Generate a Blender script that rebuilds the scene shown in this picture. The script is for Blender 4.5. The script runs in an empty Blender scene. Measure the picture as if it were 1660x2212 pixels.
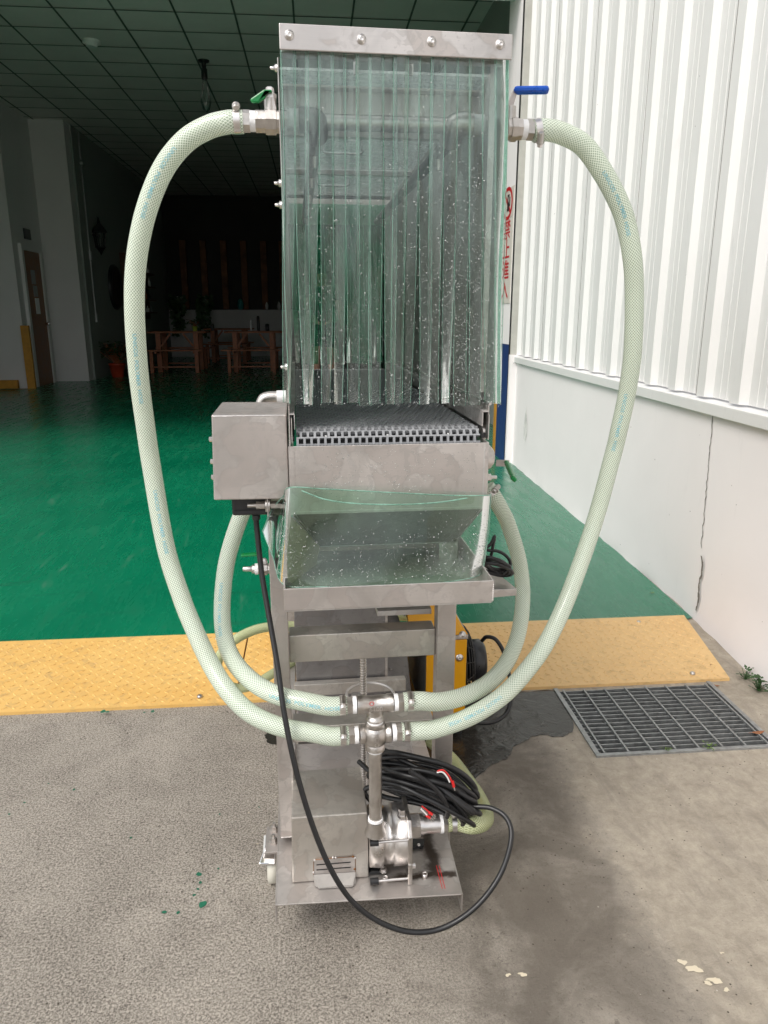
import bpy, bmesh, math, random
from mathutils import Vector, Matrix
random.seed(7)
S = 0.7                      # author units -> metres
# ---------------------------------------------------------------- camera, world, sun, exposure
sc = bpy.context.scene
F, CX, CY = 1597., 830., 1106.
PT, YW, H = math.radians(15.0), math.radians(6.65), 1.6
cd = bpy.data.cameras.new('camera'); cam = bpy.data.objects.new('camera', cd); sc.collection.objects.link(cam)
cam.location = (0, 0, H*S); cam.rotation_euler = (math.radians(90)-PT, 0, -YW)
cd.sensor_fit = 'HORIZONTAL'; cd.sensor_width = 36; cd.lens = 36*F/1660.
cd.clip_start = 0.02; cd.clip_end = 2000; sc.camera = cam
w = bpy.data.worlds.new("World"); sc.world = w; w.use_nodes = True
nt = w.node_tree; nt.nodes.clear()
sky = nt.nodes.new('ShaderNodeTexSky'); sky.sky_type = 'NISHITA'; sky.sun_disc = False
SE, SR = 50, 228             # sun elevation, compass direction it comes from (degrees clockwise from +Y)
sky.sun_elevation = math.radians(SE); sky.sun_rotation = math.radians(SR); sky.dust_density = 3
hs = nt.nodes.new('ShaderNodeHueSaturation'); hs.inputs['Saturation'].default_value = 0.22
bg = nt.nodes.new('ShaderNodeBackground'); bg.inputs['Strength'].default_value = 0.15
wo = nt.nodes.new('ShaderNodeOutputWorld')
nt.links.new(sky.outputs[0], hs.inputs['Color']); nt.links.new(hs.outputs[0], bg.inputs['Color']); nt.links.new(bg.outputs[0], wo.inputs[0])
sd = bpy.data.lights.new('sun', 'SUN'); sd.energy = 1.1; sd.angle = math.radians(25); sd.color = (1, .95, .88)
sun = bpy.data.objects.new('sun', sd); sc.collection.objects.link(sun)
sdir = Vector((math.sin(math.radians(SR))*math.cos(math.radians(SE)), math.cos(math.radians(SR))*math.cos(math.radians(SE)), math.sin(math.radians(SE))))
sun.rotation_euler = sdir.to_track_quat('Z', 'Y').to_euler()
sc.view_settings.view_transform = 'Standard'; sc.view_settings.look = 'None'
sc.view_settings.exposure = 0.5
sc.render.engine = 'CYCLES'
sc.cycles.max_bounces = 10; sc.cycles.transparent_max_bounces = 40; sc.cycles.diffuse_bounces = 5

# ---------------------------------------------------------------- helpers
C1, S1 = math.cos(math.radians(1.4)), math.sin(math.radians(1.4))
def W(a, b, z): return Vector((a*C1+b*S1, -a*S1+b*C1, z))       # building axes -> machine axes
def ray(u, v):
    x = u-CX; y = -(v-CY)
    fw = F*math.cos(PT)+y*math.sin(PT); up = y*math.cos(PT)-F*math.sin(PT)
    return (x*math.cos(YW)+fw*math.sin(YW), fw*math.cos(YW)-x*math.sin(YW), up)
def P(u, v, Y=None, Z=None, X=None):
    r = ray(u, v)
    t = Y/r[1] if Y is not None else (Z-H)/r[2] if Z is not None else X/r[0]
    return Vector((r[0]*t, r[1]*t, H+r[2]*t))
def cat(pts, n=8):
    pts = [Vector(p) for p in pts]; out = []
    q = [pts[0]*2-pts[1]]+pts+[pts[-1]*2-pts[-2]]
    for i in range(1, len(q)-2):
        for k in range(n):
            t = k/n; a, b, c, d = q[i-1], q[i], q[i+1], q[i+2]
            out.append(0.5*((2*b)+(c-a)*t+(2*a-5*b+4*c-d)*t*t+(3*b-a-3*c+d)*t*t*t))
    out.append(pts[-1]); return out
def frames(pts, closed=False):
    n = len(pts); T = []
    for i in range(n):
        a = pts[i-1] if i else (pts[-1] if closed else pts[0]); b = pts[(i+1) % n] if (i+1 < n or closed) else pts[-1]
        T.append((b-a).normalized())
    ref = Vector((0, 0, 1)) if abs(T[0].z) < .9 else Vector((1, 0, 0))
    N = [(ref-T[0]*ref.dot(T[0])).normalized()]
    for i in range(1, n):
        v = N[-1]-T[i]*N[-1].dot(T[i]); N.append(v.normalized())
    return T, N, [t.cross(m) for t, m in zip(T, N)]
class MB:
    def __init__(s, f=None): s.v = []; s.f = []; s.sm = []; s.uv = {}; s.fr = f; s.mi = []; s.cur = 0
    def add(s, vs, fs, smooth=False, uv=None):
        o = len(s.v); s.v += [Vector(v) for v in vs]
        for k, f in enumerate(fs):
            if uv: s.uv[len(s.f)] = uv[k]
            s.f.append([i+o for i in f]); s.sm.append(smooth); s.mi.append(s.cur)
        return s
    def box(s, x0, y0, z0, x1, y1, z1):
        if x0 > x1: x0, x1 = x1, x0
        if y0 > y1: y0, y1 = y1, y0
        if z0 > z1: z0, z1 = z1, z0
        return s.hexa([(x0,y0,z0),(x1,y0,z0),(x1,y1,z0),(x0,y1,z0),(x0,y0,z1),(x1,y0,z1),(x1,y1,z1),(x0,y1,z1)])
    def hexa(s, p): return s.add(p, [(0,3,2,1),(4,5,6,7),(0,1,5,4),(1,2,6,5),(2,3,7,6),(3,0,4,7)])
    def bar(s, p, q, w, h, up=(0,0,1)):
        p, q = Vector(p), Vector(q); t = (q-p).normalized(); u = Vector(up); sd_ = t.cross(u)
        if sd_.length < 1e-4: sd_ = t.cross(Vector((1,0,0)))
        sd_.normalize(); u = sd_.cross(t); a = sd_*(w/2); b = u*(h/2)
        return s.hexa([p-a-b, p+a-b, q+a-b, q-a-b, p-a+b, p+a+b, q+a+b, q-a+b])
    def lathe(s, p, q, prof, n=24, smooth=True, cap=True, ph=0):
        p, q = Vector(p), Vector(q); d = q-p; t = d.normalized()
        a = Vector((0,0,1)) if abs(t.z) < .9 else Vector((1,0,0)); a = (a-t*a.dot(t)).normalized(); b = t.cross(a)
        vs = []; fs = []
        for (k, r) in prof:
            for i in range(n):
                th = 2*math.pi*(i+ph)/n; vs.append(p+d*k+(a*math.cos(th)+b*math.sin(th))*r)
        for j in range(len(prof)-1):
            for i in range(n): fs.append((j*n+i, j*n+(i+1) % n, (j+1)*n+(i+1) % n, (j+1)*n+i))
        s.add(vs, fs, smooth)
        if cap:
            s.add(vs[:n], [tuple(range(n))[::-1]]); s.add(vs[-n:], [tuple(range(n))])
        return s
    def cyl(s, p, q, r, r2=None, n=20, smooth=True, ph=0): return s.lathe(p, q, [(0, r), (1, r if r2 is None else r2)], n, smooth, True, ph)
    def hexn(s, p, q, r): return s.cyl(p, q, r, n=6, smooth=False)
    def tube(s, pts, r, n=12, closed=False, cap=True, L0=0):
        T, N, B = frames(pts, closed); m = len(pts); vs = []; Ls = [L0]
        for i in range(1, m+(1 if closed else 0)): Ls.append(Ls[-1]+(pts[i % m]-pts[i-1]).length*S)
        for i in range(m):
            for k in range(n):
                th = 2*math.pi*k/n; vs.append(pts[i]+(N[i]*math.cos(th)+B[i]*math.sin(th))*r)
        fs = []; uv = []
        for i in range(m if closed else m-1):
            j = (i+1) % m
            for k in range(n):
                fs.append((i*n+k, i*n+(k+1) % n, j*n+(k+1) % n, j*n+k))
                uv.append([(k/n, Ls[i]), ((k+1)/n, Ls[i]), ((k+1)/n, Ls[i+1]), (k/n, Ls[i+1])])
        s.add(vs, fs, True, uv)
        if cap and not closed:
            s.add(vs[:n], [tuple(range(n))[::-1]]); s.add(vs[-n:], [tuple(range(n))])
        return s
    def ball(s, c, r, sx=1, sy=1, sz=1, n=12, m=8):
        c = Vector(c); vs = [c+Vector((0,0,r*sz))]; fs = []
        for j in range(1, m):
            for i in range(n):
                a = math.pi*j/m; th = 2*math.pi*i/n
                vs.append(c+Vector((math.sin(a)*math.cos(th)*sx, math.sin(a)*math.sin(th)*sy, math.cos(a)*sz))*r)
        vs.append(c-Vector((0,0,r*sz)))
        for i in range(n): fs.append((0, 1+i, 1+(i+1) % n))
        for j in range(m-2):
            for i in range(n): fs.append((1+j*n+i, 1+(j+1)*n+i, 1+(j+1)*n+(i+1) % n, 1+j*n+(i+1) % n))
        e = len(vs)-1
        for i in range(n): fs.append((e, 1+(m-2)*n+(i+1) % n, 1+(m-2)*n+i))
        return s.add(vs, fs, True)
    def poly(s, pts, thick=None):
        pts = [Vector(p) for p in pts]; n = len(pts)
        if thick is None: return s.add(pts, [tuple(range(n))])
        t = Vector(thick); vs = pts+[p+t for p in pts]
        return s.add(vs, [tuple(range(n))[::-1], tuple(range(n, 2*n))]+[(i, (i+1) % n, n+(i+1) % n, n+i) for i in range(n)])
    def build(s, name, mat, parent=None, bevel=0, label=None, cat=None, group=None, kind=None):
        vs = [(W(*v) if s.fr == 'B' else v)*S for v in s.v]
        off = Vector((0, 0, 0))
        if parent is None and kind is None:
            xs = [v.x for v in vs]; ys = [v.y for v in vs]; zs = [v.z for v in vs]
            off = Vector(((min(xs)+max(xs))/2, (min(ys)+max(ys))/2, min(zs)))
        me = bpy.data.meshes.new(name); me.from_pydata([v-off for v in vs], [], s.f)
        for m in (mat if isinstance(mat, (list, tuple)) else [mat]): me.materials.append(m)
        for i, p in enumerate(me.polygons): p.use_smooth = s.sm[i]; p.material_index = s.mi[i]
        if s.uv:
            ul = me.uv_layers.new(name='UVMap')
            for fi, c in s.uv.items():
                for k, li in enumerate(me.polygons[fi].loop_indices): ul.data[li].uv = c[k]
        bm = bmesh.new(); bm.from_mesh(me); bmesh.ops.remove_doubles(bm, verts=bm.verts, dist=1e-6) if bevel else None
        bmesh.ops.recalc_face_normals(bm, faces=bm.faces) if not s.uv else None
        bm.to_mesh(me); bm.free()
        o = bpy.data.objects.new(name, me); sc.collection.objects.link(o); o.location = off
        if parent is not None:
            o.parent = parent; root = parent
            L = Vector((0, 0, 0))
            if parent.type == 'EMPTY' or parent.parent is None: L = parent.location
            o.matrix_parent_inverse = Matrix.Translation(-L)
        if bevel:
            md = o.modifiers.new('bevel', 'BEVEL'); md.width = bevel; md.segments = 2; md.limit_method = 'ANGLE'; md.angle_limit = math.radians(40); md.harden_normals = False
        tag(o, label, cat, group, kind); return o
def tag(o, label=None, cat=None, group=None, kind=None):
    if label: o['label'] = label
    if cat: o['category'] = cat
    if group: o['group'] = group
    if kind: o['kind'] = kind
def thing(name, label, cat, loc, group=None, f=None):
    o = bpy.data.objects.new(name, None); sc.collection.objects.link(o)
    l = W(*loc) if f == 'B' else Vector(loc); o.location = l*S; o.empty_display_size = .1
    tag(o, label, cat, group); return o
def dup(root, delta, label=None):
    def cp(o, par):
        c = o.copy(); sc.collection.objects.link(c)
        if par: c.parent = par; c.matrix_parent_inverse = o.matrix_parent_inverse.copy()
        for ch in [x for x in sc.collection.objects if x.parent == o]: cp(ch, c)
        return c
    r = cp(root, None); r.location = root.location+delta*S
    if label: r['label'] = label
    return r

# ---------------------------------------------------------------- materials
def mat(name):
    m = bpy.data.materials.new(name); m.use_nodes = True; n = m.node_tree.nodes; n.clear()
    out = n.new('ShaderNodeOutputMaterial'); b = n.new('ShaderNodeBsdfPrincipled'); m.node_tree.links.new(b.outputs[0], out.inputs[0])
    return m, m.node_tree, b, out
def nd(t, typ, **kw):
    n = t.nodes.new('ShaderNode'+typ)
    for k, v in kw.items():
        if k in n.inputs: n.inputs[k].default_value = v
        else: setattr(n, k, v)
    return n
def lk(t, a, b): t.links.new(a, b)
def coord(t, scale=(1, 1, 1), out='Object'):
    c = nd(t, 'TexCoord'); m = nd(t, 'Mapping'); m.inputs['Scale'].default_value = scale
    lk(t, c.outputs[out], m.inputs[0]); return m.outputs[0]
def noise(t, vec, scale, detail=4, rough=.55, dist=0):
    n = nd(t, 'TexNoise'); n.inputs['Scale'].default_value = scale; n.inputs['Detail'].default_value = detail
    n.inputs['Roughness'].default_value = rough; n.inputs['Distortion'].default_value = dist
    lk(t, vec, n.inputs['Vector']); return n.outputs['Fac']
def ramp(t, fac, stops, interp='LINEAR'):
    r = nd(t, 'ValToRGB'); r.color_ramp.interpolation = interp
    e = r.color_ramp.elements
    while len(e) > 1: e.remove(e[-1])
    for i, (p, c) in enumerate(stops):
        x = e[0] if i == 0 else e.new(p)
        x.position = p; x.color = (c, c, c, 1) if not isinstance(c, (tuple, list)) else (*c, 1)
    lk(t, fac, r.inputs[0]); return r.outputs[0]
def mixc(t, fac, a, b, mode='MIX'):
    m = nd(t, 'Mix', data_type='RGBA', blend_type=mode)
    for s_, v in ((m.inputs[0], fac), (m.inputs[6], a), (m.inputs[7], b)):
        if isinstance(v, bpy.types.NodeSocket): lk(t, v, s_)
        elif isinstance(v, (tuple, list)): s_.default_value = (*v, 1)
        else: s_.default_value = v
    return m.outputs[2]
def bump(t, b, h, st=.3, dist=.01):
    n = nd(t, 'Bump'); n.inputs['Strength'].default_value = st; n.inputs['Distance'].default_value = dist
    lk(t, h, n.inputs['Height']); lk(t, n.outputs[0], b.inputs['Normal'])
def mth(t, op, a, b=None, c=None):
    n = nd(t, 'Math', operation=op)
    for i, v in enumerate((a, b, c)):
        if v is None: continue
        if isinstance(v, bpy.types.NodeSocket): lk(t, v, n.inputs[i])
        else: n.inputs[i].default_value = v
    return n.outputs[0]
def simple(name, col, rough=.5, metal=0, nz=.0, nscale=20, bst=0, bscale=200, coat=0, spec=.5):
    m, t, b, o = mat(name); b.inputs['Roughness'].default_value = rough; b.inputs['Metallic'].default_value = metal
    b.inputs['Base Color'].default_value = (*col, 1); b.inputs['Coat Weight'].default_value = coat; b.inputs['Specular IOR Level'].default_value = spec
    v = coord(t)
    if nz:
        f = noise(t, v, nscale, 5, .6)
        lk(t, mixc(t, ramp(t, f, [(.3, 0), (.7, 1)]), tuple(c*(1-nz) for c in col), tuple(min(1, c*(1+nz)) for c in col)), b.inputs['Base Color'])
        lk(t, ramp(t, f, [(.3, max(0, rough-.08)), (.7, min(1, rough+.1))]), b.inputs['Roughness'])
    if bst: bump(t, b, noise(t, v, bscale, 3), bst, .002)
    return m
def steel(name, col=(.60, .565, .54), rough=.40, stain=1.0, brush=(1, 1, 60), metal=.82):
    m, t, b, o = mat(name); b.inputs['Metallic'].default_value = metal
    v = coord(t)
    big = noise(t, v, 7, 4, .6, .8); sp = noise(t, v, 38, 5, .65, 1.2); sq = noise(t, v, 16, 3, .5, .4)
    vb = coord(t, brush); br = noise(t, vb, 14, 3, .6)
    st = ramp(t, big, [(.38, 0), (.60, 1)])
    pool = ramp(t, sq, [(.50, 0), (.515, 1)])                      # dried water pools
    rim = ramp(t, sq, [(.47, 0), (.50, 1), (.515, 1), (.53, 0)])   # their rims
    blot = mth(t, 'MULTIPLY', ramp(t, sp, [(.54, 0), (.56, 1)]), ramp(t, big, [(.4, .2), (.6, 1)]))
    c1 = mixc(t, st, tuple(c*(1-.14*stain) for c in col), tuple(min(1, c*1.08) for c in col))
    c1 = mixc(t, mth(t, 'MULTIPLY', pool, 0.6*stain), c1, tuple(c*k for c, k in zip(col, (.76, .72, .70))))
    c1 = mixc(t, mth(t, 'MULTIPLY', rim, .28*stain), c1, tuple(c*.6 for c in col))
    c2 = mixc(t, mth(t, 'MULTIPLY', blot, .42*stain), c1, tuple(c*.66 for c in col))
    c3 = mixc(t, mth(t, 'MULTIPLY', ramp(t, br, [(.35, 0), (.65, 1)]), .16), c2, tuple(c*.7 for c in col))
    lk(t, c3, b.inputs['Base Color'])
    r = mth(t, 'ADD', mth(t, 'MULTIPLY', big, .18), rough-.09); r = mth(t, 'ADD', r, mth(t, 'MULTIPLY', mth(t, 'MAXIMUM', blot, pool), .08*stain))
    lk(t, r, b.inputs['Roughness'])
    bump(t, b, mth(t, 'ADD', mth(t, 'MULTIPLY', br, .5), mth(t, 'MULTIPLY', noise(t, v, 5, 2), 6)), .12, .0012)
    return m
def clear(name, tint, refl=1.6, haze=.08, hz=(.62, .78, .72), bst=.25, vs=(40, 40, 4), rough=.04, film_glare=None):
    m = bpy.data.materials.new(name); m.use_nodes = True; t = m.node_tree; t.nodes.clear()
    out = nd(t, 'OutputMaterial'); tr = nd(t, 'BsdfTransparent'); tr.inputs[0].default_value = (*tint, 1)
    gl = nd(t, 'BsdfGlossy'); gl.inputs['Roughness'].default_value = rough; gl.inputs[0].default_value = (.85, .88, .87, 1)
    df = nd(t, 'BsdfDiffuse'); df.inputs[0].default_value = (*hz, 1); tl = nd(t, 'BsdfTranslucent'); tl.inputs[0].default_value = (*hz, 1)
    v = coord(t, vs); bn = nd(t, 'Bump'); bn.inputs['Strength'].default_value = bst; bn.inputs['Distance'].default_value = .004
    lk(t, noise(t, v, 1, 3, .5, .5), bn.inputs['Height'])
    lk(t, bn.outputs[0], gl.inputs['Normal'])
    fr = nd(t, 'Fresnel'); fr.inputs[0].default_value = 1.5; lk(t, bn.outputs[0], fr.inputs['Normal'])
    dt = nd(t, 'MixShader'); dt.inputs[0].default_value = .5; lk(t, df.outputs[0], dt.inputs[1]); lk(t, tl.outputs[0], dt.inputs[2])
    v2 = coord(t, (1, 1, .35)); hf = mth(t, 'MULTIPLY', ramp(t, noise(t, v2, 30, 5, .65, 1.), [(.35, .35), (.7, 1.5)]), haze)
    if film_glare:  # upper haze: wet film, with whitish sky reflection painted in
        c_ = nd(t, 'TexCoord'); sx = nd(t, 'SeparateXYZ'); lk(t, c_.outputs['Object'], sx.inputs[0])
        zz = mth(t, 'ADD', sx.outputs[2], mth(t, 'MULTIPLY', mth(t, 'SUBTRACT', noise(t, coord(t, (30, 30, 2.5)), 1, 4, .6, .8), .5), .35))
        mr = nd(t, 'MapRange'); mr.inputs['From Min'].default_value = film_glare[0]; mr.inputs['From Max'].default_value = film_glare[1]; lk(t, zz, mr.inputs['Value'])
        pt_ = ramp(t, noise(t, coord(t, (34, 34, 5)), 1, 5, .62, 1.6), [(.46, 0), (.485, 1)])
        hf = mth(t, 'ADD', hf, mth(t, 'MULTIPLY', mth(t, 'MULTIPLY', mr.outputs[0], mth(t, 'ADD', mth(t, 'MULTIPLY', pt_, .95), .05)), film_glare[2]))
    m1 = nd(t, 'MixShader'); lk(t, hf, m1.inputs[0]); lk(t, tr.outputs[0], m1.inputs[1]); lk(t, dt.outputs[0], m1.inputs[2])
    m2 = nd(t, 'MixShader'); f = mth(t, 'MINIMUM', mth(t, 'MULTIPLY', fr.outputs[0], refl), .9); lk(t, f, m2.inputs[0]); lk(t, m1.outputs[0], m2.inputs[1]); lk(t, gl.outputs[0], m2.inputs[2])
    lk(t, m2.outputs[0], out.inputs[0]); return m

M = {}
M['steel'] = steel('stainless_steel')
M['steelh'] = steel('stainless_brushed_flat', (.62, .59, .545), brush=(60, 1, 1))
M['steeld'] = steel('stainless_inner', (.60, .58, .56), .42, metal=.6)
M['cast'] = simple('cast_stainless', (.55, .52, .49), .36, 1, .12, 60, .25, 300)
M['dcast'] = simple('dark_cast_fitting', (.16, .155, .145), .4, .8, .1, 60)
M['bright'] = simple('machined_steel', (.72, .69, .67), .33, 1, .08, 60)
M['matte'] = simple('matte_plated_steel', (.33, .31, .29), .6, .3, .12, 60)
M['chrome'] = simple('chrome', (.85, .85, .85), .08, 1)
M['black'] = simple('black_rubber', (.012, .012, .013), .38, 0, .2, 80)
M['blackp'] = simple('black_plastic', (.022, .022, .024), .35, 0, .1, 60)
M['belt'] = simple('grey_belt_plastic', (.27, .275, .285), .42, 0, .15, 60)
M['dark'] = simple('dark_gap', (.01, .01, .01), .7)
M['tape'] = simple('white_thread_tape', (.86, .86, .86), .45, 0, .05, 200, .3, 400)
M['greenh'] = simple('green_vinyl', (.0, .2, .045), .3, 0, .1, 60)
M['blueh'] = simple('blue_vinyl', (.0, .07, .42), .28, 0, .1, 60)
M['red'] = simple('red_vinyl', (.6, .02, .02), .35)
M['copper'] = simple('heat_tint_weld', (.25, .12, .05), .4, 1, .3, 100)
M['pvc'] = clear('clear_pvc_strip', (.935, .975, .957), 1.2, .018, (.66, .80, .76), .45, (34, 34, 3.2), film_glare=(1.20, 1.36, .11))
M['pvc_rear'] = clear('green_pvc_strip', (.60, .86, .73), .9, .20, (.14, .66, .42))
M['pvc_skirt'] = clear('clear_pvc_skirt', (.68, .83, .73), 1.5, .07, (.42, .66, .52), .3, (14, 14, 8))
M['pvc_edge'] = clear('pvc_cut_edge', (.60, .85, .74), 1.2, .62, (.52, .82, .70), .1)
M['acrylic'] = clear('wet_acrylic', (.80, .84, .83), 1.3, .72, (.82, .86, .86), .5, (60, 60, 60), .12)
M['yellowp'] = simple('yellow_painted_metal', (.72, .33, .0), .38, 0, .05, 20)
M['wood'] = simple('red_brown_wood', (.32, .10, .035), .5, 0, .3, 30)
M['woodr'] = simple('dark_stained_wood', (.1, .045, .025), .6, 0, .4, 30)
M['doorw'] = simple('brown_door', (.22, .085, .03), .45, 0, .2, 10)
M['leaf'] = simple('dark_green_leaf', (.03, .075, .02), .5, 0, .4, 40)
M['leafp'] = simple('pale_green_leaf', (.12, .2, .03), .5, 0, .4, 40)
M['pot'] = simple('red_plastic_pot', (.42, .05, .02), .35)
M['potg'] = simple('yellow_green_pot', (.35, .42, .06), .4)
M['white'] = simple('white_plastic', (.75, .75, .74), .4)
M['dry'] = simple('dry_leaf', (.26, .1, .04), .6, 0, .3, 60)
M['soil'] = simple('soil', (.05, .035, .02), .9)
M['skin'] = simple('skin', (.5, .28, .2), .5)
M['cloth'] = simple('dark_cloth', (.02, .02, .025), .9)
M['hair'] = simple('black_hair', (.01, .008, .007), .5)
M['galv'] = simple('galvanised_steel', (.33, .34, .34), .45, .7, .25, 60, .2, 200)
M['teal'] = simple('teal_paint', (.03, .25, .25), .5)
M['glass'] = clear('bulb_glass', (.9, .9, .9), 2, .02)
M['wire'] = simple('black_wire', (.01, .01, .01), .45)

def droplet_mat():
    m = bpy.data.materials.new('water_droplet'); m.use_nodes = True; t = m.node_tree; t.nodes.clear()
    out = nd(t, 'OutputMaterial'); tr = nd(t, 'BsdfTransparent'); tr.inputs[0].default_value = (.62, .68, .65, 1)
    gl = nd(t, 'BsdfGlossy'); gl.inputs['Roughness'].default_value = .03
    tl = nd(t, 'BsdfTranslucent'); tl.inputs[0].default_value = (.9, .95, .93, 1); df = nd(t, 'BsdfDiffuse'); df.inputs[0].default_value = (.9, .95, .93, 1)
    dt = nd(t, 'MixShader'); lk(t, tl.outputs[0], dt.inputs[1]); lk(t, df.outputs[0], dt.inputs[2])
    fr = nd(t, 'Fresnel'); fr.inputs[0].default_value = 1.6
    m1 = nd(t, 'MixShader'); m1.inputs[0].default_value = .17; lk(t, tr.outputs[0], m1.inputs[1]); lk(t, dt.outputs[0], m1.inputs[2])  # pale diffuse mixed in paints the droplet highlight
    m2 = nd(t, 'MixShader'); lk(t, mth(t, 'MINIMUM', mth(t, 'MULTIPLY', fr.outputs[0], 4.), .95), m2.inputs[0]); lk(t, m1.outputs[0], m2.inputs[1]); lk(t, gl.outputs[0], m2.inputs[2])
    lk(t, m2.outputs[0], out.inputs[0]); return m
M['drop'] = droplet_mat()

def hose_mat(name, base, line, deep, open_=.45):
    m, t, b, o = mat(name); tc = nd(t, 'TexCoord'); sx = nd(t, 'SeparateXYZ'); lk(t, tc.outputs['UV'], sx.inputs[0])
    u, v = sx.outputs[0], sx.outputs[1]
    def lines(sg, ph):
        k = mth(t, 'ADD', mth(t, 'MULTIPLY', u, 22*sg), mth(t, 'MULTIPLY', v, 185)); k = mth(t, 'ADD', k, ph)
        fr = mth(t, 'ABSOLUTE', mth(t, 'SUBTRACT', mth(t, 'FRACT', k), .5))
        return ramp(t, fr, [(.0, 1), (.11, 1), (.20, 0)])
    l = mth(t, 'MAXIMUM', lines(1, 0), lines(-1, .25))
    vv = coord(t, (1, 1, 1)); nz = noise(t, vv, 8, 3)
    bs = mixc(t, nz, base, deep)
    lk(t, mixc(t, l, bs, line), b.inputs['Base Color']); b.inputs['Roughness'].default_value = .22
    b.inputs['Specular IOR Level'].default_value = .6
    tl = nd(t, 'BsdfTranslucent'); lk(t, mixc(t, l, base, line), tl.inputs[0])
    mx = nd(t, 'MixShader'); mx.inputs[0].default_value = .22; lk(t, b.outputs[0], mx.inputs[1]); lk(t, tl.outputs[0], mx.inputs[2])
    tr = nd(t, 'BsdfTransparent'); tr.inputs[0].default_value = (.78, .86, .78, 1)
    mt = nd(t, 'MixShader'); lk(t, mth(t, 'MULTIPLY', mth(t, 'SUBTRACT', 1, l), open_), mt.inputs[0]); lk(t, mx.outputs[0], mt.inputs[1]); lk(t, tr.outputs[0], mt.inputs[2])
    lk(t, mt.outputs[0], o.inputs[0]); return m
M['hose'] = hose_mat('braided_pvc_hose', (.53, .62, .48), (.86, .91, .81), (.45, .54, .42), .30)
M['hosey'] = hose_mat('aged_braided_hose', (.46, .50, .26), (.68, .72, .44), (.42, .47, .24), .25)
M['print'] = simple('blue_print', (.24, .50, .56), .5)

def concrete():
    m, t, b, o = mat('worn_concrete'); v = coord(t)
    sx = nd(t, 'SeparateXYZ'); lk(t, v, sx.inputs[0]); x, y = sx.outputs[0], sx.outputs[1]
    n1 = noise(t, v, 1.7, 6, .65, .8); n2 = noise(t, v, 7, 7, .7, .5); n3 = noise(t, v, 230, 4, .9); n4 = noise(t, v, 105, 5, .85, .6); n5 = noise(t, v, 24, 8, .78, .25)
    sw = noise(t, coord(t, (1, .28, 1)), 13, 6, .7, 1.5)
    lo = mixc(t, ramp(t, n1, [(.36, 0), (.62, 1)]), (.27, .24, .20), (.48, .43, .365))
    lo = mixc(t, mth(t, 'MULTIPLY', ramp(t, n2, [(.44, 0), (.62, 1)]), .7), lo, (.17, .148, .122))
    lo = mixc(t, mth(t, 'MULTIPLY', ramp(t, n5, [(.55, 0), (.75, 1)]), .45), lo, (.44, .40, .34))
    # exposed aggregate on the left fading into trowelled concrete on the right
    side = ramp(t, mth(t, 'ADD', x, mth(t, 'MULTIPLY', mth(t, 'SUBTRACT', n2, .5), .55)), [(.02, 1), (.42, .10)])
    peb = ramp(t, n3, [(.44, 0), (.50, .5), (.57, 1)])
    base = mixc(t, mth(t, 'MULTIPLY', side, .62), lo, mixc(t, peb, (.09, .076, .06), (.74, .67, .58)))
    pit = ramp(t, n4, [(.38, 1), (.43, 0)])
    base = mixc(t, mth(t, 'MULTIPLY', pit, .7), base, (.085, .073, .06))
    # tan swept lane on the right, ragged diagonal border
    k = mth(t, 'SUBTRACT', x, mth(t, 'MULTIPLY', y, .03)); k = mth(t, 'ADD', k, mth(t, 'MULTIPLY', mth(t, 'SUBTRACT', n2, .5), .22)); k = mth(t, 'ADD', k, mth(t, 'MULTIPLY', mth(t, 'SUBTRACT', n5, .5), .06))
    lane = ramp(t, k, [(.55, 0), (.63, 1)])
    tan = mixc(t, ramp(t, n5, [(.38, 0), (.62, 1)]), (.29, .25, .195), (.43, .375, .30))
    tan = mixc(t, mth(t, 'MULTIPLY', ramp(t, sw, [(.5, 0), (.66, 1)]), .55), tan, (.22, .19, .155))
    base = mixc(t, mth(t, 'MULTIPLY', lane, .8), base, tan)
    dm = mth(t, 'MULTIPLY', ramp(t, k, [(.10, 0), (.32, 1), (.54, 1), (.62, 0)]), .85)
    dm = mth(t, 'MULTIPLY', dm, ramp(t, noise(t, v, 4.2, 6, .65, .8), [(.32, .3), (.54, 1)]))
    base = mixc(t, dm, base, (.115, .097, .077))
    # chips of paint, grit and hairline scratches
    vo = nd(t, 'TexVoronoi'); vo.inputs['Scale'].default_value = 26; lk(t, v, vo.inputs['Vector'])
    ch = mth(t, 'MULTIPLY', ramp(t, vo.outputs['Distance'], [(.035, 1), (.05, 0)]), ramp(t, noise(t, v, 3, 2), [(.5, 0), (.55, 1)]))
    base = mixc(t, ch, base, (.55, .52, .45))
    v2 = nd(t, 'TexVoronoi'); v2.inputs['Scale'].default_value = 60; lk(t, v, v2.inputs['Vector'])
    g2 = mth(t, 'MULTIPLY', ramp(t, v2.outputs['Distance'], [(.09, 1), (.13, 0)]), ramp(t, noise(t, v, 6, 3), [(.48, 0), (.55, 1)]))
    base = mixc(t, g2, base, (.06, .045, .03))
    st = ramp(t, sw, [(.70, 0), (.74, 1)])
    base = mixc(t, mth(t, 'MULTIPLY', st, .55), base, (.08, .07, .055))
    lk(t, base, b.inputs['Base Color']); lk(t, ramp(t, n2, [(.3, .55), (.7, .9)]), b.inputs['Roughness'])
    h = mth(t, 'ADD', mth(t, 'MULTIPLY', mth(t, 'MULTIPLY', peb, side), .8), mth(t, 'MULTIPLY', n4, 1.1)); h = mth(t, 'ADD', h, mth(t, 'MULTIPLY', n5, .7))
    bump(t, b, h, .6, .005); return m
M['concrete'] = concrete()
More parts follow.
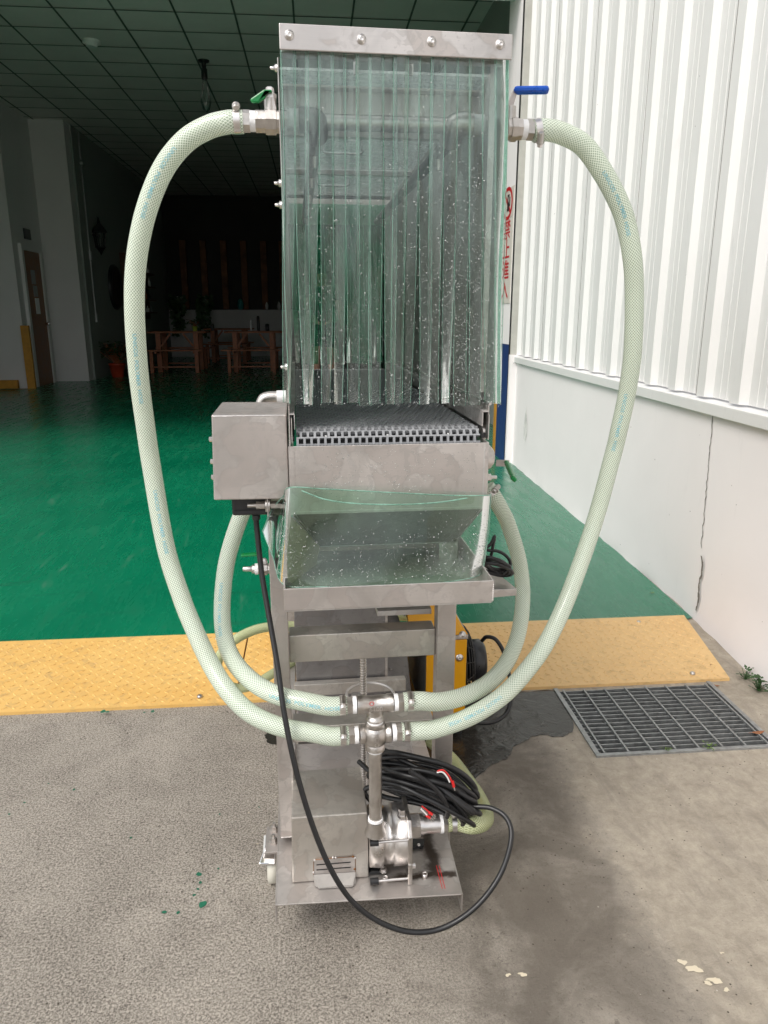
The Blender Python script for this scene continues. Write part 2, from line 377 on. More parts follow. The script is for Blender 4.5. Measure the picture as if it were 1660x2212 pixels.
def green_floor():
    m, t, b, o = mat('green_floor_paint'); v = coord(t); vs = coord(t, (3, .5, 1))
    n1 = noise(t, v, .8, 5, .6, .4); n2 = noise(t, vs, 6, 6, .72, .45); n3 = noise(t, v, 60, 4, .7)
    base = mixc(t, ramp(t, n1, [(.3, 0), (.7, 1)]), (.0, .125, .060), (.004, .178, .086))
    sc_ = ramp(t, n2, [(.60, 0), (.72, 1)])
    base = mixc(t, mth(t, 'MULTIPLY', sc_, .42), base, (.12, .20, .15))
    dk = ramp(t, noise(t, coord(t, (.8, 4, 1)), 3, 5, .7, .8), [(.60, 0), (.72, 1)])
    base = mixc(t, mth(t, 'MULTIPLY', dk, .4), base, (.02, .055, .04))
    base = mixc(t, ramp(t, n3, [(.72, 0), (.76, 1)]), base, (.45, .47, .4))
    # paler towards the right
    sx = nd(t, 'SeparateXYZ'); lk(t, v, sx.inputs[0])
    fd = ramp(t, mth(t, 'ADD', sx.outputs[0], mth(t, 'MULTIPLY', n1, .3)), [(.3, 0), (.9, 1)])
    base = mixc(t, mth(t, 'MULTIPLY', fd, .55), base, (.04, .16, .10))
    lk(t, base, b.inputs['Base Color']); lk(t, ramp(t, n2, [(.3, .14), (.75, .42)]), b.inputs['Roughness'])
    bump(t, b, mth(t, 'ADD', n2, mth(t, 'MULTIPLY', n3, .3)), .15, .002); return m
M['green'] = green_floor()
def yellow_plate():
    m, t, b, o = mat('yellow_checker_plate'); v = coord(t)
    n1 = noise(t, v, 2.2, 5, .6, .5); n2 = noise(t, v, 26, 6, .7, .8); n3 = noise(t, v, 120, 3, .7)
    base = mixc(t, ramp(t, n1, [(.3, 0), (.7, 1)]), (.66, .385, .105), (.72, .47, .16))
    sx = nd(t, 'SeparateXYZ'); lk(t, v, sx.inputs[0])
    base = mixc(t, mth(t, 'MULTIPLY', ramp(t, sx.outputs[0], [(.2, 0), (.8, 1)]), .5), base, (.66, .46, .26))
    base = mixc(t, mth(t, 'MULTIPLY', ramp(t, n2, [(.52, 0), (.68, 1)]), .55), base, (.38, .25, .11))
    base = mixc(t, ramp(t, n3, [(.74, 0), (.77, 1)]), base, (.09, .07, .05))
    lk(t, base, b.inputs['Base Color']); b.inputs['Roughness'].default_value = .5
    bump(t, b, n2, .15, .002); return m
M['yplate'] = yellow_plate()
def wall_paint(name, col=(.80, .785, .775), dirt=.3, rib=False):
    m, t, b, o = mat(name); v = coord(t)
    n1 = noise(t, v, 1.5, 5, .6, .6); n2 = noise(t, coord(t, (3, 3, .4)), 5, 5, .65, .8); n3 = noise(t, v, 130, 3)
    base = mixc(t, ramp(t, n1, [(.3, 0), (.7, 1)]), tuple(c*.94 for c in col), col)
    base = mixc(t, mth(t, 'MULTIPLY', ramp(t, n2, [(.62, 0), (.78, 1)]), dirt), base, tuple(c*.55 for c in col))
    base = mixc(t, mth(t, 'MULTIPLY', ramp(t, noise(t, v, 45, 2), [(.79, 0), (.8, 1)]), .8), base, (.1, .08, .07))
    lk(t, base, b.inputs['Base Color']); b.inputs['Roughness'].default_value = .5 if rib else .75
    bump(t, b, mth(t, 'ADD', n1, mth(t, 'MULTIPLY', n3, .15)), .15, .006); return m
M['wall'] = wall_paint('white_wall_paint', (.85, .81, .805), dirt=.15)
M['clad'] = wall_paint('white_cladding', (.75, .745, .73), .32, True)
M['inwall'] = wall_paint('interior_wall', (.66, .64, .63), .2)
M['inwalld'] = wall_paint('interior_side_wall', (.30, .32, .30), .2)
M['ceil'] = simple('ceiling_tile', (.72, .68, .66), .8, 0, .06, 2)
M['ceilg'] = simple('ceiling_grid', (.10, .11, .10), .6)
M['beige'] = simple('beige_trim', (.46, .45, .41), .5, 0, .12, 8)
M['navy'] = simple('navy_paint', (.018, .045, .15), .5, 0, .15, 15)
M['ochre'] = simple('ochre_paint', (.5, .24, .03), .5, 0, .15, 15)
M['gloss_black'] = simple('dark_void', (.008, .008, .008), .5)
def wet():
    m, t, b, o = mat('wet_concrete'); v = coord(t); n1 = noise(t, v, 9, 6, .65, 1.)
    lk(t, mixc(t, n1, (.012, .010, .008), (.05, .046, .04)), b.inputs['Base Color']); lk(t, ramp(t, n1, [(.35, .04), (.7, .35)]), b.inputs['Roughness'])
    bump(t, b, noise(t, v, 22, 4, .6, 1.), .4, .006); return m
M['wet'] = wet()
def baseplate():
    m = M['steel'].copy(); m.name = 'stained_base_plate'; t = m.node_tree
    b = [n for n in t.nodes if n.type == 'BSDF_PRINCIPLED'][0]; src = b.inputs['Base Color'].links[0].from_socket
    v = coord(t); sx = nd(t, 'SeparateXYZ'); lk(t, v, sx.inputs[0]); x, y = sx.outputs[0], sx.outputs[1]
    n = mth(t, 'MULTIPLY', mth(t, 'SUBTRACT', noise(t, v, 30, 5, .6, .6), .5), .03)
    # rust-brown oil drip: an arm along x and an arm along y
    P0 = P(900, 1893, Z=.15)*S; P1 = P(985, 1850, Z=.15)*S
    ay = mth(t, 'ABSOLUTE', mth(t, 'SUBTRACT', mth(t, 'ADD', y, n), P0.y)); ax = mth(t, 'ABSOLUTE', mth(t, 'SUBTRACT', mth(t, 'ADD', x, n), .215))
    s1 = mth(t, 'MULTIPLY', ramp(t, ay, [(.004, 1), (.012, 0)]), ramp(t, ax, [(.055, 1), (.075, 0)]))
    bx_ = mth(t, 'ABSOLUTE', mth(t, 'SUBTRACT', mth(t, 'ADD', x, n), (P(938, 1880, Z=.15)*S).x)); by_ = mth(t, 'ABSOLUTE', mth(t, 'SUBTRACT', y, P0.y+.06))
    s2 = mth(t, 'MULTIPLY', ramp(t, bx_, [(.007, 1), (.02, 0)]), ramp(t, by_, [(.06, 1), (.08, 0)]))
    f = mth(t, 'MULTIPLY', mth(t, 'MAXIMUM', s1, s2), .9)
    lk(t, mixc(t, f, src, (.035, .02, .01)), b.inputs['Base Color']); return m
M['baseplate'] = baseplate()

# ================================================================ SETTING
# ground: one sheet to the horizon with the drain opening left free
g = MB('B'); xs = [-700, 1.03, 1.715, 700]; ys = [-700, 2.36, 2.845, 900]
for i in range(3):
    for j in range(3):
        if i == 1 and j == 1: continue
        g.add([(xs[i], ys[j], 0), (xs[i+1], ys[j], 0), (xs[i+1], ys[j+1], 0), (xs[i], ys[j+1], 0)], [(0, 1, 2, 3)])
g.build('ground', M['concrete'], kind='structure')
g = MB('B')   # the pit under the grate
x0, x1, y0, y1, zb = 1.03, 1.715, 2.36, 2.845, -.3
g.add([(x0,y0,0),(x1,y0,0),(x1,y1,0),(x0,y1,0),(x0,y0,zb),(x1,y0,zb),(x1,y1,zb),(x0,y1,zb)], [(0,1,5,4),(1,2,6,5),(2,3,7,6),(3,0,4,7),(4,5,6,7)])
pitm = simple('drain_channel_concrete', (.028, .026, .024), .8, 0, .4, 12)
g.build('drain_channel', pitm, kind='structure')
# green floor: front edge b=3.53, runs inside the hall to the back wall
gz = .006
g = MB('B'); rr = random.Random(3)
edge = [(-14+i*.12, 3.545+rr.uniform(-.006, .006)) for i in range(int(15.97/.12)+1)]
pts = [(a, b, gz) for a, b in edge]+[(2.01, 3.56, gz), (2.2, 7.95, gz), (9, 7.95, gz), (9, 31, gz), (-14, 31, gz)]
g.poly(pts); g.build('floor', M['green'], kind='structure')
# puddle / wet patch behind the machine
rr = random.Random(5)
def blob(c, rx, ry, n=60, k=.18, z=.003, rot=0):
    ph = [rr.uniform(0, 6.28) for _ in range(6)]; out = []
    for i in range(n):
        t = 2*math.pi*i/n; r = 1+sum(k/(j+1.5)*math.sin((j+2)*t+ph[j]) for j in range(6))
        x, y = rx*r*math.cos(t), ry*r*math.sin(t); out.append((c[0]+x*math.cos(rot)-y*math.sin(rot), c[1]+x*math.sin(rot)+y*math.cos(rot), z))
    return out
def wet_poly(pxs, seed, z=.003):
    r2 = random.Random(seed); base = [P(u, v, Z=0) for u, v in pxs]; c = cat(base+[base[0]], 5)[:-1]
    pts = [(p.x+r2.uniform(-.006, .006), min(p.y+r2.uniform(-.006, .006), 2.835), z) for p in c]
    m = MB(); m.poly(pts); return m
wet_poly([(985, 1500), (1040, 1498), (1110, 1496), (1195, 1494), (1218, 1520), (1240, 1570), (1215, 1592), (1160, 1590), (1115, 1612), (1095, 1640), (1060, 1655), (1020, 1690), (985, 1705), (940, 1680), (900, 1600), (930, 1520)], 3).build('puddle', M['wet'], kind='stuff')
wet_poly([(572, 1588), (590, 1582), (612, 1580), (615, 1612), (596, 1610), (578, 1604)], 4).build('puddle', M['wet'], kind='stuff')

# ---- yellow checker plates (three segments, real raised lozenges)
def checker(a0, a1, b0, b1, skew0, skew1, label, z=.02, seed=1):
    t = thing('checker_plate', label, 'ramp plate', ((a0+a1)/2, (b0+b1)/2, 0), 'yellow checker plates along the doorway', 'B')
    m = MB('B'); m.hexa([(a0, b0, 0), (a1+skew0, b0, 0), (a1+skew1, b1, 0), (a0, b1, 0), (a0, b0, z-.006), (a1+skew0, b0, z-.006), (a1+skew1, b1, z+.004), (a0, b1, z+.004)])
    s = .038; nx = int((a1-a0+.1)/s); ny = int((b1-b0)/s)
    for i in range(nx):
        for j in range(ny):
            a = a0+.02+i*s; b = b0+.03+j*s
            lim = a1+skew0+(skew1-skew0)*(b-b0)/(b1-b0)
            if a > lim-.025 or b > b1-.02: continue
            th = math.radians(45 if (i+j) % 2 else -45); c, d = math.cos(th), math.sin(th); l, w_ = .0155, .0046; zz = z-.006+.01*(b-b0)/(b1-b0)
            q = [(-l, 0), (0, -w_), (l, 0), (0, w_)]
            vs = [(a+x*c-y*d, b+x*d+y*c, zz) for x, y in q]+[(a+x*.6*c-y*.5*d, b+x*.6*d+y*.5*c, zz+.0032) for x, y in q]
            m.add(vs, [(0,1,5,4), (1,2,6,5), (2,3,7,6), (3,0,4,7), (4,5,6,7)])
    m.build('plate', M['yplate'], t)
    rr = random.Random(seed); bm_ = MB('B')
    for k in range(3):
        for b in (b0+.05, b1-.06):
            a = a0+.15+(a1-a0-.3)*k/2
            MB('B').lathe((a, b, z-.004), (a, b, z+.006), [(0, .012), (.6, .012), (1, .008)], 12).build('bolt', M['cast'], t)
    return t
pa = W(0, 0, 0); sp = P(525, 1440, Z=0); sa = sp.x*C1-sp.y*S1
checker(-2.9, sa-.004, 2.86, 3.55, 0, 0, 'worn yellow steel checker plate on the left, dotted with green paint', seed=1)
checker(sa+.004, 1.83, 2.87, 3.56, 0, .13, 'yellow checker plate from the seam behind the machine to the white wall, edging the drain', seed=2)
checker(-6.2, -2.908, 2.86, 3.55, 0, 0, 'far left yellow checker plate outside the frame edge', seed=3)
# green paint drips on plate and concrete
gm = simple('green_paint_drip', (.01, .13, .07), .45)
m = MB(); rr = random.Random(9)
for (u, v, r_) in ((430, 1890, .008), (438, 1955, .0115), (433, 1908, .005), (428, 1922, .004), (420, 1935, .0045), (355, 1972, .006), (385, 1973, .005), (160, 1707, .005), (53, 1735, .004), (20, 1760, .004), (105, 1694, .003), (283, 1811, .004), (475, 1760, .0035), (472, 1878, .0035), (560, 1745, .003)):
    c = P(u, v, Z=0); m.poly(blob((c.x, c.y), r_, r_*.95, 18, .22, .0022))
m.build('paint_drips', gm, kind='stuff')
m = MB()
for (u, v, r_) in ((223, 1537, .011), (232, 1538, .007), (330, 1537, .008), (312, 1539, .005)):
    c = P(u, v, Z=.02); m.poly(blob((c.x, c.y), r_, r_, 16, .2, .0205))
m.build('paint_drips', gm, kind='stuff')
m = MB()
for (u, v, r_) in ((538, 1757, .004), (556, 1824, .004), (1560, 2060, .005), (1475, 2080, .012), (1500, 2095, .018), (1530, 2125, .010), (1130, 2107, .010), (1098, 2108, .007), (1545, 2120, .016), (1570, 2140, .008)):
    c = P(u, v, Z=0); m.poly(blob((c.x, c.y), r_, r_*.6, 16, .4, .0022))
m.build('paint_flecks', simple('pale_paint', (.6, .53, .4), .7), kind='stuff')

# ---- drain grate
gt = thing('drain_grate', 'galvanised bar grate over the drain beside the yellow plate', 'grate', (1.37, 2.6, 0), None, 'B')
m = MB('B')
for k in range(17):
    b = 2.365+k*(2.84-2.365)/16; m.box(1.033, b-.0026, -.045, 1.712, b+.0026, .002)
m.build('bearing_bars', M['galv'], gt)
m = MB('B')
for k in range(8):
    a = 1.05+k*(1.70-1.05)/7; m.bar((a, 2.362, .0035), (a, 2.843, .0035), .007, .009)
m.build('cross_bars', M['galv'], gt)
m = MB('B'); m.box(1.012, 2.343, -.05, 1.030, 2.862, .008); m.box(1.715, 2.343, -.05, 1.733, 2.862, .008); m.box(1.030, 2.343, -.05, 1.715, 2.36, .008)
m.build('frame', M['galv'], gt)

# ---- right-hand wall: masonry base, ledge, corrugated cladding
def wa(b): return 2.035+.027*(b-3.72)
wt = thing('white_wall', 'white masonry wall with ribbed metal cladding above, running along the yard', 'wall', (wa(4), 4, 0), None, 'B')
b0, b1 = -2.0, 7.93; ZL = 1.10
m = MB('B'); rr = random.Random(4); n = 90; vs = []; fs = []
levels = [0, .04, .12, .3, ZL]
for i in range(n+1):
    b = b0+(b1-b0)*i/n
    near = max(0, min(1, (3.75-b)/.9)) if b > 1.8 else 1
    for j, z in enumerate(levels):
        fl = (.055*near*(1-z/.3) if z < .3 else 0)+(rr.uniform(0, .012) if z < .1 else 0)
        vs.append((wa(b)-fl, b, z))
L_ = len(levels)
for i in range(n):
    for j in range(L_-1): fs.append((i*L_+j, (i+1)*L_+j, (i+1)*L_+j+1, i*L_+j+1))
m.add(vs, fs, True)
m.hexa([(wa(b0)+.3, b0, 0), (wa(b1)+.3, b1, 0), (wa(b1)+.32, b1, ZL), (wa(b0)+.32, b0, ZL), (wa(b0)+.45, b0, 0), (wa(b1)+.45, b1, 0), (wa(b1)+.45, b1, ZL), (wa(b0)+.45, b0, ZL)])
m.build('masonry_base', M['wall'], wt)
MB('B').hexa([(wa(b0)-.03, b0, ZL), (wa(b0)+.3, b0, ZL), (wa(b1)+.3, b1, ZL), (wa(b1)-.03, b1, ZL), (wa(b0)-.03, b0, ZL+.062), (wa(b0)+.3, b0, ZL+.088), (wa(b1)+.3, b1, ZL+.088), (wa(b1)-.03, b1, ZL+.062)]).build('ledge', M['clad'], wt, .003)
# cladding: ribs every .345, one lap seam every third rib
m = MB('B'); prof = []; b = b0; k = 0
pitch = .345; ztop = 7.5; z0 = ZL+.078
bb = b0
while bb < b1-.02:
    prof += [(bb, .034), (bb+pitch-.15, .034), (bb+pitch-.118, .0), (bb+pitch-.032, .0)]
    bb += pitch
vs = []; fs = []
for (b, d) in prof: vs += [(wa(b)+d, b, z0), (wa(b)+d, b, ztop)]
for i in range(len(prof)-1): fs.append((2*i, 2*i+2, 2*i+3, 2*i+1))
m.add(vs, fs); m.build('cladding', M['clad'], wt)
m = MB('B')
for k in (2, 5, 8, 11, 14, 17, 20, 23, 26):
    b = b0+pitch*k-.036
    if b < b1: m.box(wa(b)-.0025, b, z0, wa(b)+.006, b+.004, ztop)
m.build('lap_seam', simple('seam_sealant', (.30, .29, .28), .8), wt)
# thin intermediate stiffening swages on the flats
m = MB('B'); bb = b0
while bb < b1-.2:
    for f in (.33, .66):
        b = bb+(pitch-.155)*f; m.cyl((wa(b)+.0345, b, z0), (wa(b)+.0345, b, ztop), .003, n=6)
    bb += pitch
m.build('swage', M['clad'], wt)
# crack
def strip(m, pts, w_, z_=None, off=(-.004, 0, 0)):
    rr = random.Random(11)
    for p, q in zip(pts[:-1], pts[1:]):
        p = Vector(p)+Vector(off); q = Vector(q)+Vector(off)
        m.add([p+Vector((0, -w_/2*rr.uniform(.3, 1.6), 0)), p+Vector((0, w_/2, 0)), q+Vector((0, w_/2*rr.uniform(.3, 1.5), 0)), q+Vector((0, -w_/2, 0))], [(0, 1, 2, 3)])
rr = random.Random(12); m = MB('B'); pts = []
for i in range(31):
    z = ZL-.005-i*(.70)/30; b = 3.623-.037*i/30+rr.uniform(-.006, .006); pts.append((wa(b), b, z))
strip(m, pts, .006)
pts = []
for i in range(13):
    z = .36-i*.30/12; b = 3.56-.07*abs(math.sin(i*.5))*.3-.02*i/12+rr.uniform(-.006, .006); pts.append((wa(b)-.05*max(0, (3.75-b)/.9)*(1-z/.3) if z < .3 else wa(b), b, z))
strip(m, pts, .015, off=(-.012, 0, 0)); m.build('crack', simple('crack_void', (.16, .14, .125), .9), wt)
m = MB('B'); m.add([(wa(b)-.003, b, z) for b, z in [(7.30, .40), (7.36, .33), (7.42, .36), (7.44, .48), (7.40, .62), (7.36, .70), (7.33, .60), (7.29, .52)]], [tuple(range(8))])
m.build('smudge', simple('soot_smudge', (.66, .64, .62), .9, 0, .3, 20), wt)

# ---- weeds and leaves at the wall foot
def weed(u, v, h, n, label, seed):
    c = P(u, v, Z=0); t = thing('weed', label, 'weed', (c.x, c.y, 0), 'weeds growing in the joints')
    rr = random.Random(seed); m = MB(); st = MB()
    for i in range(n):
        a = rr.uniform(0, 6.28); r = rr.uniform(.0, h*.8); z = rr.uniform(.2, 1)*h
        p = Vector((c.x+math.cos(a)*r, c.y+math.sin(a)*r, z)); d = Vector((math.cos(a+rr.uniform(-.6, .6)), math.sin(a), rr.uniform(-.2, .6))).normalized(); l = h*rr.uniform(.25, .5)
        sd_ = d.cross(Vector((0, 0, 1))).normalized()*l*.33
        m.add([p, p+d*l*.45+sd_, p+d*l, p+d*l*.45-sd_], [(0, 1, 2, 3)])
        st.bar((c.x, c.y, 0), p, h*.03, h*.03)
    m.build('leaves', M['leaf'] if seed % 2 else M['leafp'], t); st.build('stems', M['leaf'], t)
weed(1612, 1468, .05, 26, 'small weed in the joint between drain corner and white wall', 1)
weed(1640, 1493, .065, 34, 'taller weed clump at the wall foot on the right edge', 3)
weed(1440, 1625, .022, 18, 'tiny weed at the front edge of the drain grate, left of two', 4)
weed(1532, 1619, .025, 18, 'tiny weed at the front edge of the drain grate, right of two', 6)
def dleaf(u, v, l, rot, label, z=.003, m_='dry'):
    c = P(u, v, Z=z); m = MB(); n = 9; top = []; bot = []
    for i in range(n):
        t = i/(n-1); w_ = math.sin(math.pi*t)**.8*.33*l; x = (t-.5)*2*l
        zz = z+.002+.012*l/.04*abs(t-.5)
        for s_, L in ((1, top), (-1, bot)):
            y = s_*w_; L.append((c.x+x*math.cos(rot)-y*math.sin(rot), c.y+x*math.sin(rot)+y*math.cos(rot), zz))
    vs = top+bot; m.add(vs, [(i, i+1, n+i+1, n+i) for i in range(n-1)])
    m.bar(top[0], Vector(top[0])+Vector((-math.cos(rot), -math.sin(rot), 0))*l*.4, .0015, .0015)
    m.build('dry_leaf', M[m_], label=label, cat='leaf', group='fallen leaves')
dleaf(1638, 1584, .030, .1, 'large brown dry leaf lying on the drain grate', .006)
dleaf(1548, 1482, .016, -.5, 'small brown leaf by the upper right corner of the drain')
dleaf(1410, 1281, .016, .3, 'olive fallen leaf on the green floor near the white wall', .01, 'leafp')
dleaf(1536, 1437, .009, .8, 'small tan leaf on the yellow plate by the wall', .03)

# ---- jamb at the far end of the wall: navy and white panel, ochre edge, beige trim
jt = thing('door_jamb', 'tall white jamb with navy blue foot and ochre edge behind the machine', 'door jamb', (2.2, 8.2, 0), None, 'B')
def X_(u, v, y): p = P(u, v, Y=y); return p.x*C1-p.y*S1
aj = X_(1112.6, 392, 7.93)
MB('B').box(aj, 7.945, 1.285, aj+.3, 8.47, 7.5).build('white_panel', M['wall'], jt)
MB('B').box(aj, 7.945, 0, aj+.3, 8.36, 1.282).build('blue_panel', M['navy'], jt)
MB('B').box(aj, 8.362, 0, aj+.3, 8.50, 1.282).build('ochre_edge', M['ochre'], jt)
MB('B').box(aj+.001, 7.93, 0, aj+.3, 7.944, 7.5).build('gap', M['dark'], jt)
MB('B').box(aj+.012, 7.90, 1.18, aj+.085, 7.929, 7.5).build('beige_trim', M['beige'], jt, .004)
MB('B').box(aj+.004, 7.88, 0, wa(7.93)+.35, 7.929, 1.18).build('corner_post', M['wall'], jt)

def text_mb(body, size, font=None, align='CENTER'):
    cu = bpy.data.curves.new('t', 'FONT'); cu.body = body; cu.size = size; cu.align_x = align; cu.align_y = 'CENTER'; cu.resolution_u = 3; cu.offset = size*.012
    o = bpy.data.objects.new('t', cu); sc.collection.objects.link(o)
    dg = bpy.context.evaluated_depsgraph_get(); me = bpy.data.meshes.new_from_object(o.evaluated_get(dg))
    vs = [v.co.copy() for v in me.vertices]; fs = [tuple(p.vertices) for p in me.polygons]
    bpy.data.objects.remove(o); bpy.data.curves.remove(cu); bpy.data.meshes.remove(me); return vs, fs
# sign boards on the jamb face that looks towards the machine
def zj(v): return P(1108, v, Y=8.0).z
sg = thing('prohibition_sign', 'white no-fuel sign with red ring and black pump symbol on the jamb', 'sign', (aj, 8.2, 2.4), None, 'B')
bc_, zt, zb_ = 8.205, zj(402), zj(468)
MB('B').box(aj-.006, 7.96, zb_, aj, 8.455, zt).build('board', simple('cream_sign_board', (.62, .57, .51), .45), sg)
m = MB('B'); zc = (zt+zb_)/2; n = 40
for i in range(n):
    a0_, a1_ = 2*math.pi*i/n, 2*math.pi*(i+1)/n
    m.add([(aj-.008, bc_-math.cos(a)*r, zc+math.sin(a)*r*.82) for a, r in ((a0_, .155), (a1_, .155), (a1_, .20), (a0_, .20))], [(0, 1, 2, 3)])
dx = .11
m.add([(aj-.0085, bc_+dx-.016, zc+(dx+.016)*.82), (aj-.0085, bc_+dx+.016, zc+(dx-.016)*.82), (aj-.0085, bc_-dx+.016, zc-(dx+.016)*.82), (aj-.0085, bc_-dx-.016, zc-(dx-.016)*.82)], [(0, 1, 2, 3)])
m.build('red_ring', simple('sign_red', (.5, .015, .02), .5), sg)
m = MB('B')
for (a, b, c, d) in ((-.06, -.075, .03, -.055), (-.045, -.055, .02, .01), (-.045, .01, -.03, .085), (.005, .01, .02, .085), (-.045, .07, .02, .085), (.02, -.03, .06, -.015), (.048, -.03, .06, .055)):
    m.box(aj-.011, bc_-a-.04, zc+b, aj-.0065, bc_-c-.04, zc+d)
m.build('pump_symbol', M['blackp'], sg)
sg = thing('warning_sign', 'tall narrow sign board with red vertical characters below the no-fuel sign', 'sign', (aj, 8.2, 1.7), None, 'B')
zt2 = zb_-.006; zb2 = zj(655)
MB('B').box(aj-.006, 7.96, zb2, aj, 8.42, zt2).build('board', simple('pale_sign_board', (.66, .62, .56), .45), sg)
m = MB('B')
for ch, v_ in zip('禁止進入', (496, 540, 584, 628)):
    vs, fs = text_mb(ch, .235)
    m.add([(aj-.008, 8.19-v.x*1.25, zj(v_)+v.y*.9) for v in vs], fs)
m.build('characters', simple('sign_red_lettering', (.5, .02, .025), .5), sg)

# ================================================================ HALL INTERIOR
hall = thing('workshop_hall', 'dark open workshop hall with tiled ceiling, white pillar and timber-posted back wall', 'building', (0, 19, 0), None, 'B')
CZ = 5.84; T = .857
# ceiling tiles + grid lines
m = MB('B'); m.box(-14, 8.3, CZ, 2.62, 31, CZ+.1); m.build('ceiling', M['ceil'], hall)
m = MB('B')
a = -13.9
while a < 2.6: m.box(a-.014, 8.3, CZ-.008, a+.014, 31, CZ-.002); a += T
m.build('ceiling_grid', M['ceilg'], hall)
m = MB('B'); b = 8.5; k = 0
rr = random.Random(2)
while b < 31:
    m.box(-14, b-.011, CZ-.012, 2.6, b+.011, CZ-.009); b += .79
m.build('ceiling_grid', M['ceilg'], hall)
MB('B').box(-14, 7.98, 4.62, 9, 8.3, 8.5).build('unseen_lintel', M['clad'], hall)  # out of view; underside set low to cut light reaching the hall
MB('B').box(-14.3, 7.98, 0, -7.0, 8.3, 4.62).build('front_wall', M['inwall'], hall)  # out of view; extended to narrow the opening and darken the hall
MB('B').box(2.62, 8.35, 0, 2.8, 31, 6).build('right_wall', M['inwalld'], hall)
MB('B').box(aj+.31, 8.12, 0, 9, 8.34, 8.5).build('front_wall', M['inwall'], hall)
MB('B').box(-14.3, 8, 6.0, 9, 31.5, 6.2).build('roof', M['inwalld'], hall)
MB('B').box(-14.3, 17.2, 0, -6.31, 19.4, 5.9).build('left_wall', M['inwall'], hall)
MB('B').box(-6.31, 19.0, 0, -5.54, 30.5, 5.9).build('pillar_wall', M['inwall'], hall)
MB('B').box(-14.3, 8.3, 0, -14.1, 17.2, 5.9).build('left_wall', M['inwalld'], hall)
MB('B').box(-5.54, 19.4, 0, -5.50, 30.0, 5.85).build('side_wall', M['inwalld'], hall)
MB('B').box(-5.5, 29.8, 0, 2.7, 30.0, 1.76).build('back_wall', M['inwall'], hall)
MB('B').box(-5.5, 29.9, 1.76, 2.7, 30.3, 5.9).build('dark_opening_sheet', simple('near_black_opening', (.03, .028, .025), .7, 0, .4, 2), hall)  # near-black sheet stands in for the dark opening behind the posts
for u in (397, 441, 485, 528, 571, 611):
    p = P(u, 600, Y=29.7); a = p.x*C1-p.y*S1
    MB('B').box(a-.11, 29.7, 1.78, a+.11, 29.88, 4.25).build('timber_post', simple('weathered_timber', (.20, .085, .04), .7, 0, .5, 4), hall)
# door in the recess (faces +a)
d = MB('B'); d.box(-6.31, 17.62, 0, -6.27, 18.62, 2.95); dr = d.build('door', M['doorw'], hall)
fr_ = MB('B'); fr_.box(-6.31, 17.5, 0, -6.24, 17.615, 3.08); fr_.box(-6.31, 18.625, 0, -6.24, 18.74, 3.08); fr_.box(-6.31, 17.615, 2.955, -6.24, 18.625, 3.08); fr_.build('door_frame', M['inwall'], hall)
MB('B').lathe((-6.27, 18.5, 1.38), (-6.15, 18.5, 1.38), [(0, .03), (.5, .025), (.6, .05), (.9, .05), (1, .02)], 14).build('handle', M['chrome'], dr)
for (z0_, z1_, b_) in ((1.6, 1.95, 18.15), (2.25, 2.55, 18.08), (1.98, 2.22, 18.12)):
    MB('B').box(-6.27, b_-.12, z0_, -6.262, b_+.12, z1_).build('notice', M['white'] if z0_ < 1.9 else M['galv'], dr)
MB('B').box(-6.305, 17.9, 3.2, -6.27, 18.25, 3.42).build('room_sign', M['blackp'], hall)
MB('B').box(-6.33, 17.12, 0, -6.16, 17.19, 1.36).build('corner_guard', M['ochre'], hall)
m = MB('B'); m.box(-8.4, 17.02, .02, -6.5, 17.12, .20)
for k in range(24): m.cyl((-8.3+k*.075, 17.015, .15), (-8.3+k*.075, 17.022, .15), .014, n=8); m.cyl((-8.3+k*.075, 17.015, .07), (-8.3+k*.075, 17.022, .07), .014, n=8)
m.build('perforated_rail', M['ochre'], label='low ochre perforated steel rail along the foot of the left wall', cat='rail')
MB('B').poly([(-7.9, 14.9, .010), (-7.8, 14.9, .010), (-6.28, 17.1, .010), (-6.38, 17.1, .010)]).build('floor_line', M['ochre'], kind='structure')
# lamps, pipes, wall things
def bulb_lamp():
    t = thing('bulb_lamp', 'bare clear bulb hanging from the tiled ceiling', 'lamp', (-1.794, 14.6, CZ), None, 'B')
    c = (-1.794, 14.6)
    MB('B').lathe((*c, CZ), (*c, CZ-.30), [(0, .10), (.08, .09), (.1, .04), (.4, .04), (.45, .055), (.9, .055), (1, .045)], 20).build('socket', M['black'], t)
    m = MB('B'); m.lathe((*c, CZ-.30), (*c, CZ-.82), [(0, .04), (.15, .045), (.45, .085), (.7, .095), (.9, .06), (1, .01)], 20); m.build('bulb', M['glass'], t)
    m = MB('B'); m.cyl((*c, CZ-.32), (*c, CZ-.66), .008, n=6); m.cyl((c[0]+.03, c[1], CZ-.45), (c[0]-.02, c[1], CZ-.7), .006, n=6); m.build('filament', M['bright'], t)
bulb_lamp()
MB('B').lathe((-3.454, 13.79, CZ), (-3.454, 13.79, CZ-.09), [(0, .14), (.4, .14), (.6, .10), (1, .08)], 20).build('smoke_detector', M['white'], label='round white smoke detector on the tiled ceiling', cat='detector')
t = thing('wall_lantern', 'black ornate lantern on the dark side wall above the pipe end', 'lantern', (-5.4, 20.37, 3.3), None, 'B')
c = (-5.33, 20.37)
MB('B').lathe((*c, 3.05), (*c, 3.85), [(0, .01), (.1, .05), (.2, .11), (.22, .15)], 6, False).build('lantern_base', M['black'], t)
MB('B').lathe((*c, 3.22), (*c, 3.58), [(0, .11), (1, .15)], 6, False).build('glass', M['glass'], t)
m = MB('B'); m.lathe((*c, 3.58), (*c, 3.95), [(0, .20), (.35, .12), (.6, .05), (1, .01)], 6, False); m.box(-5.5, 20.34, 3.5, -5.33, 20.40, 3.54); m.build('cap', M['black'], t)
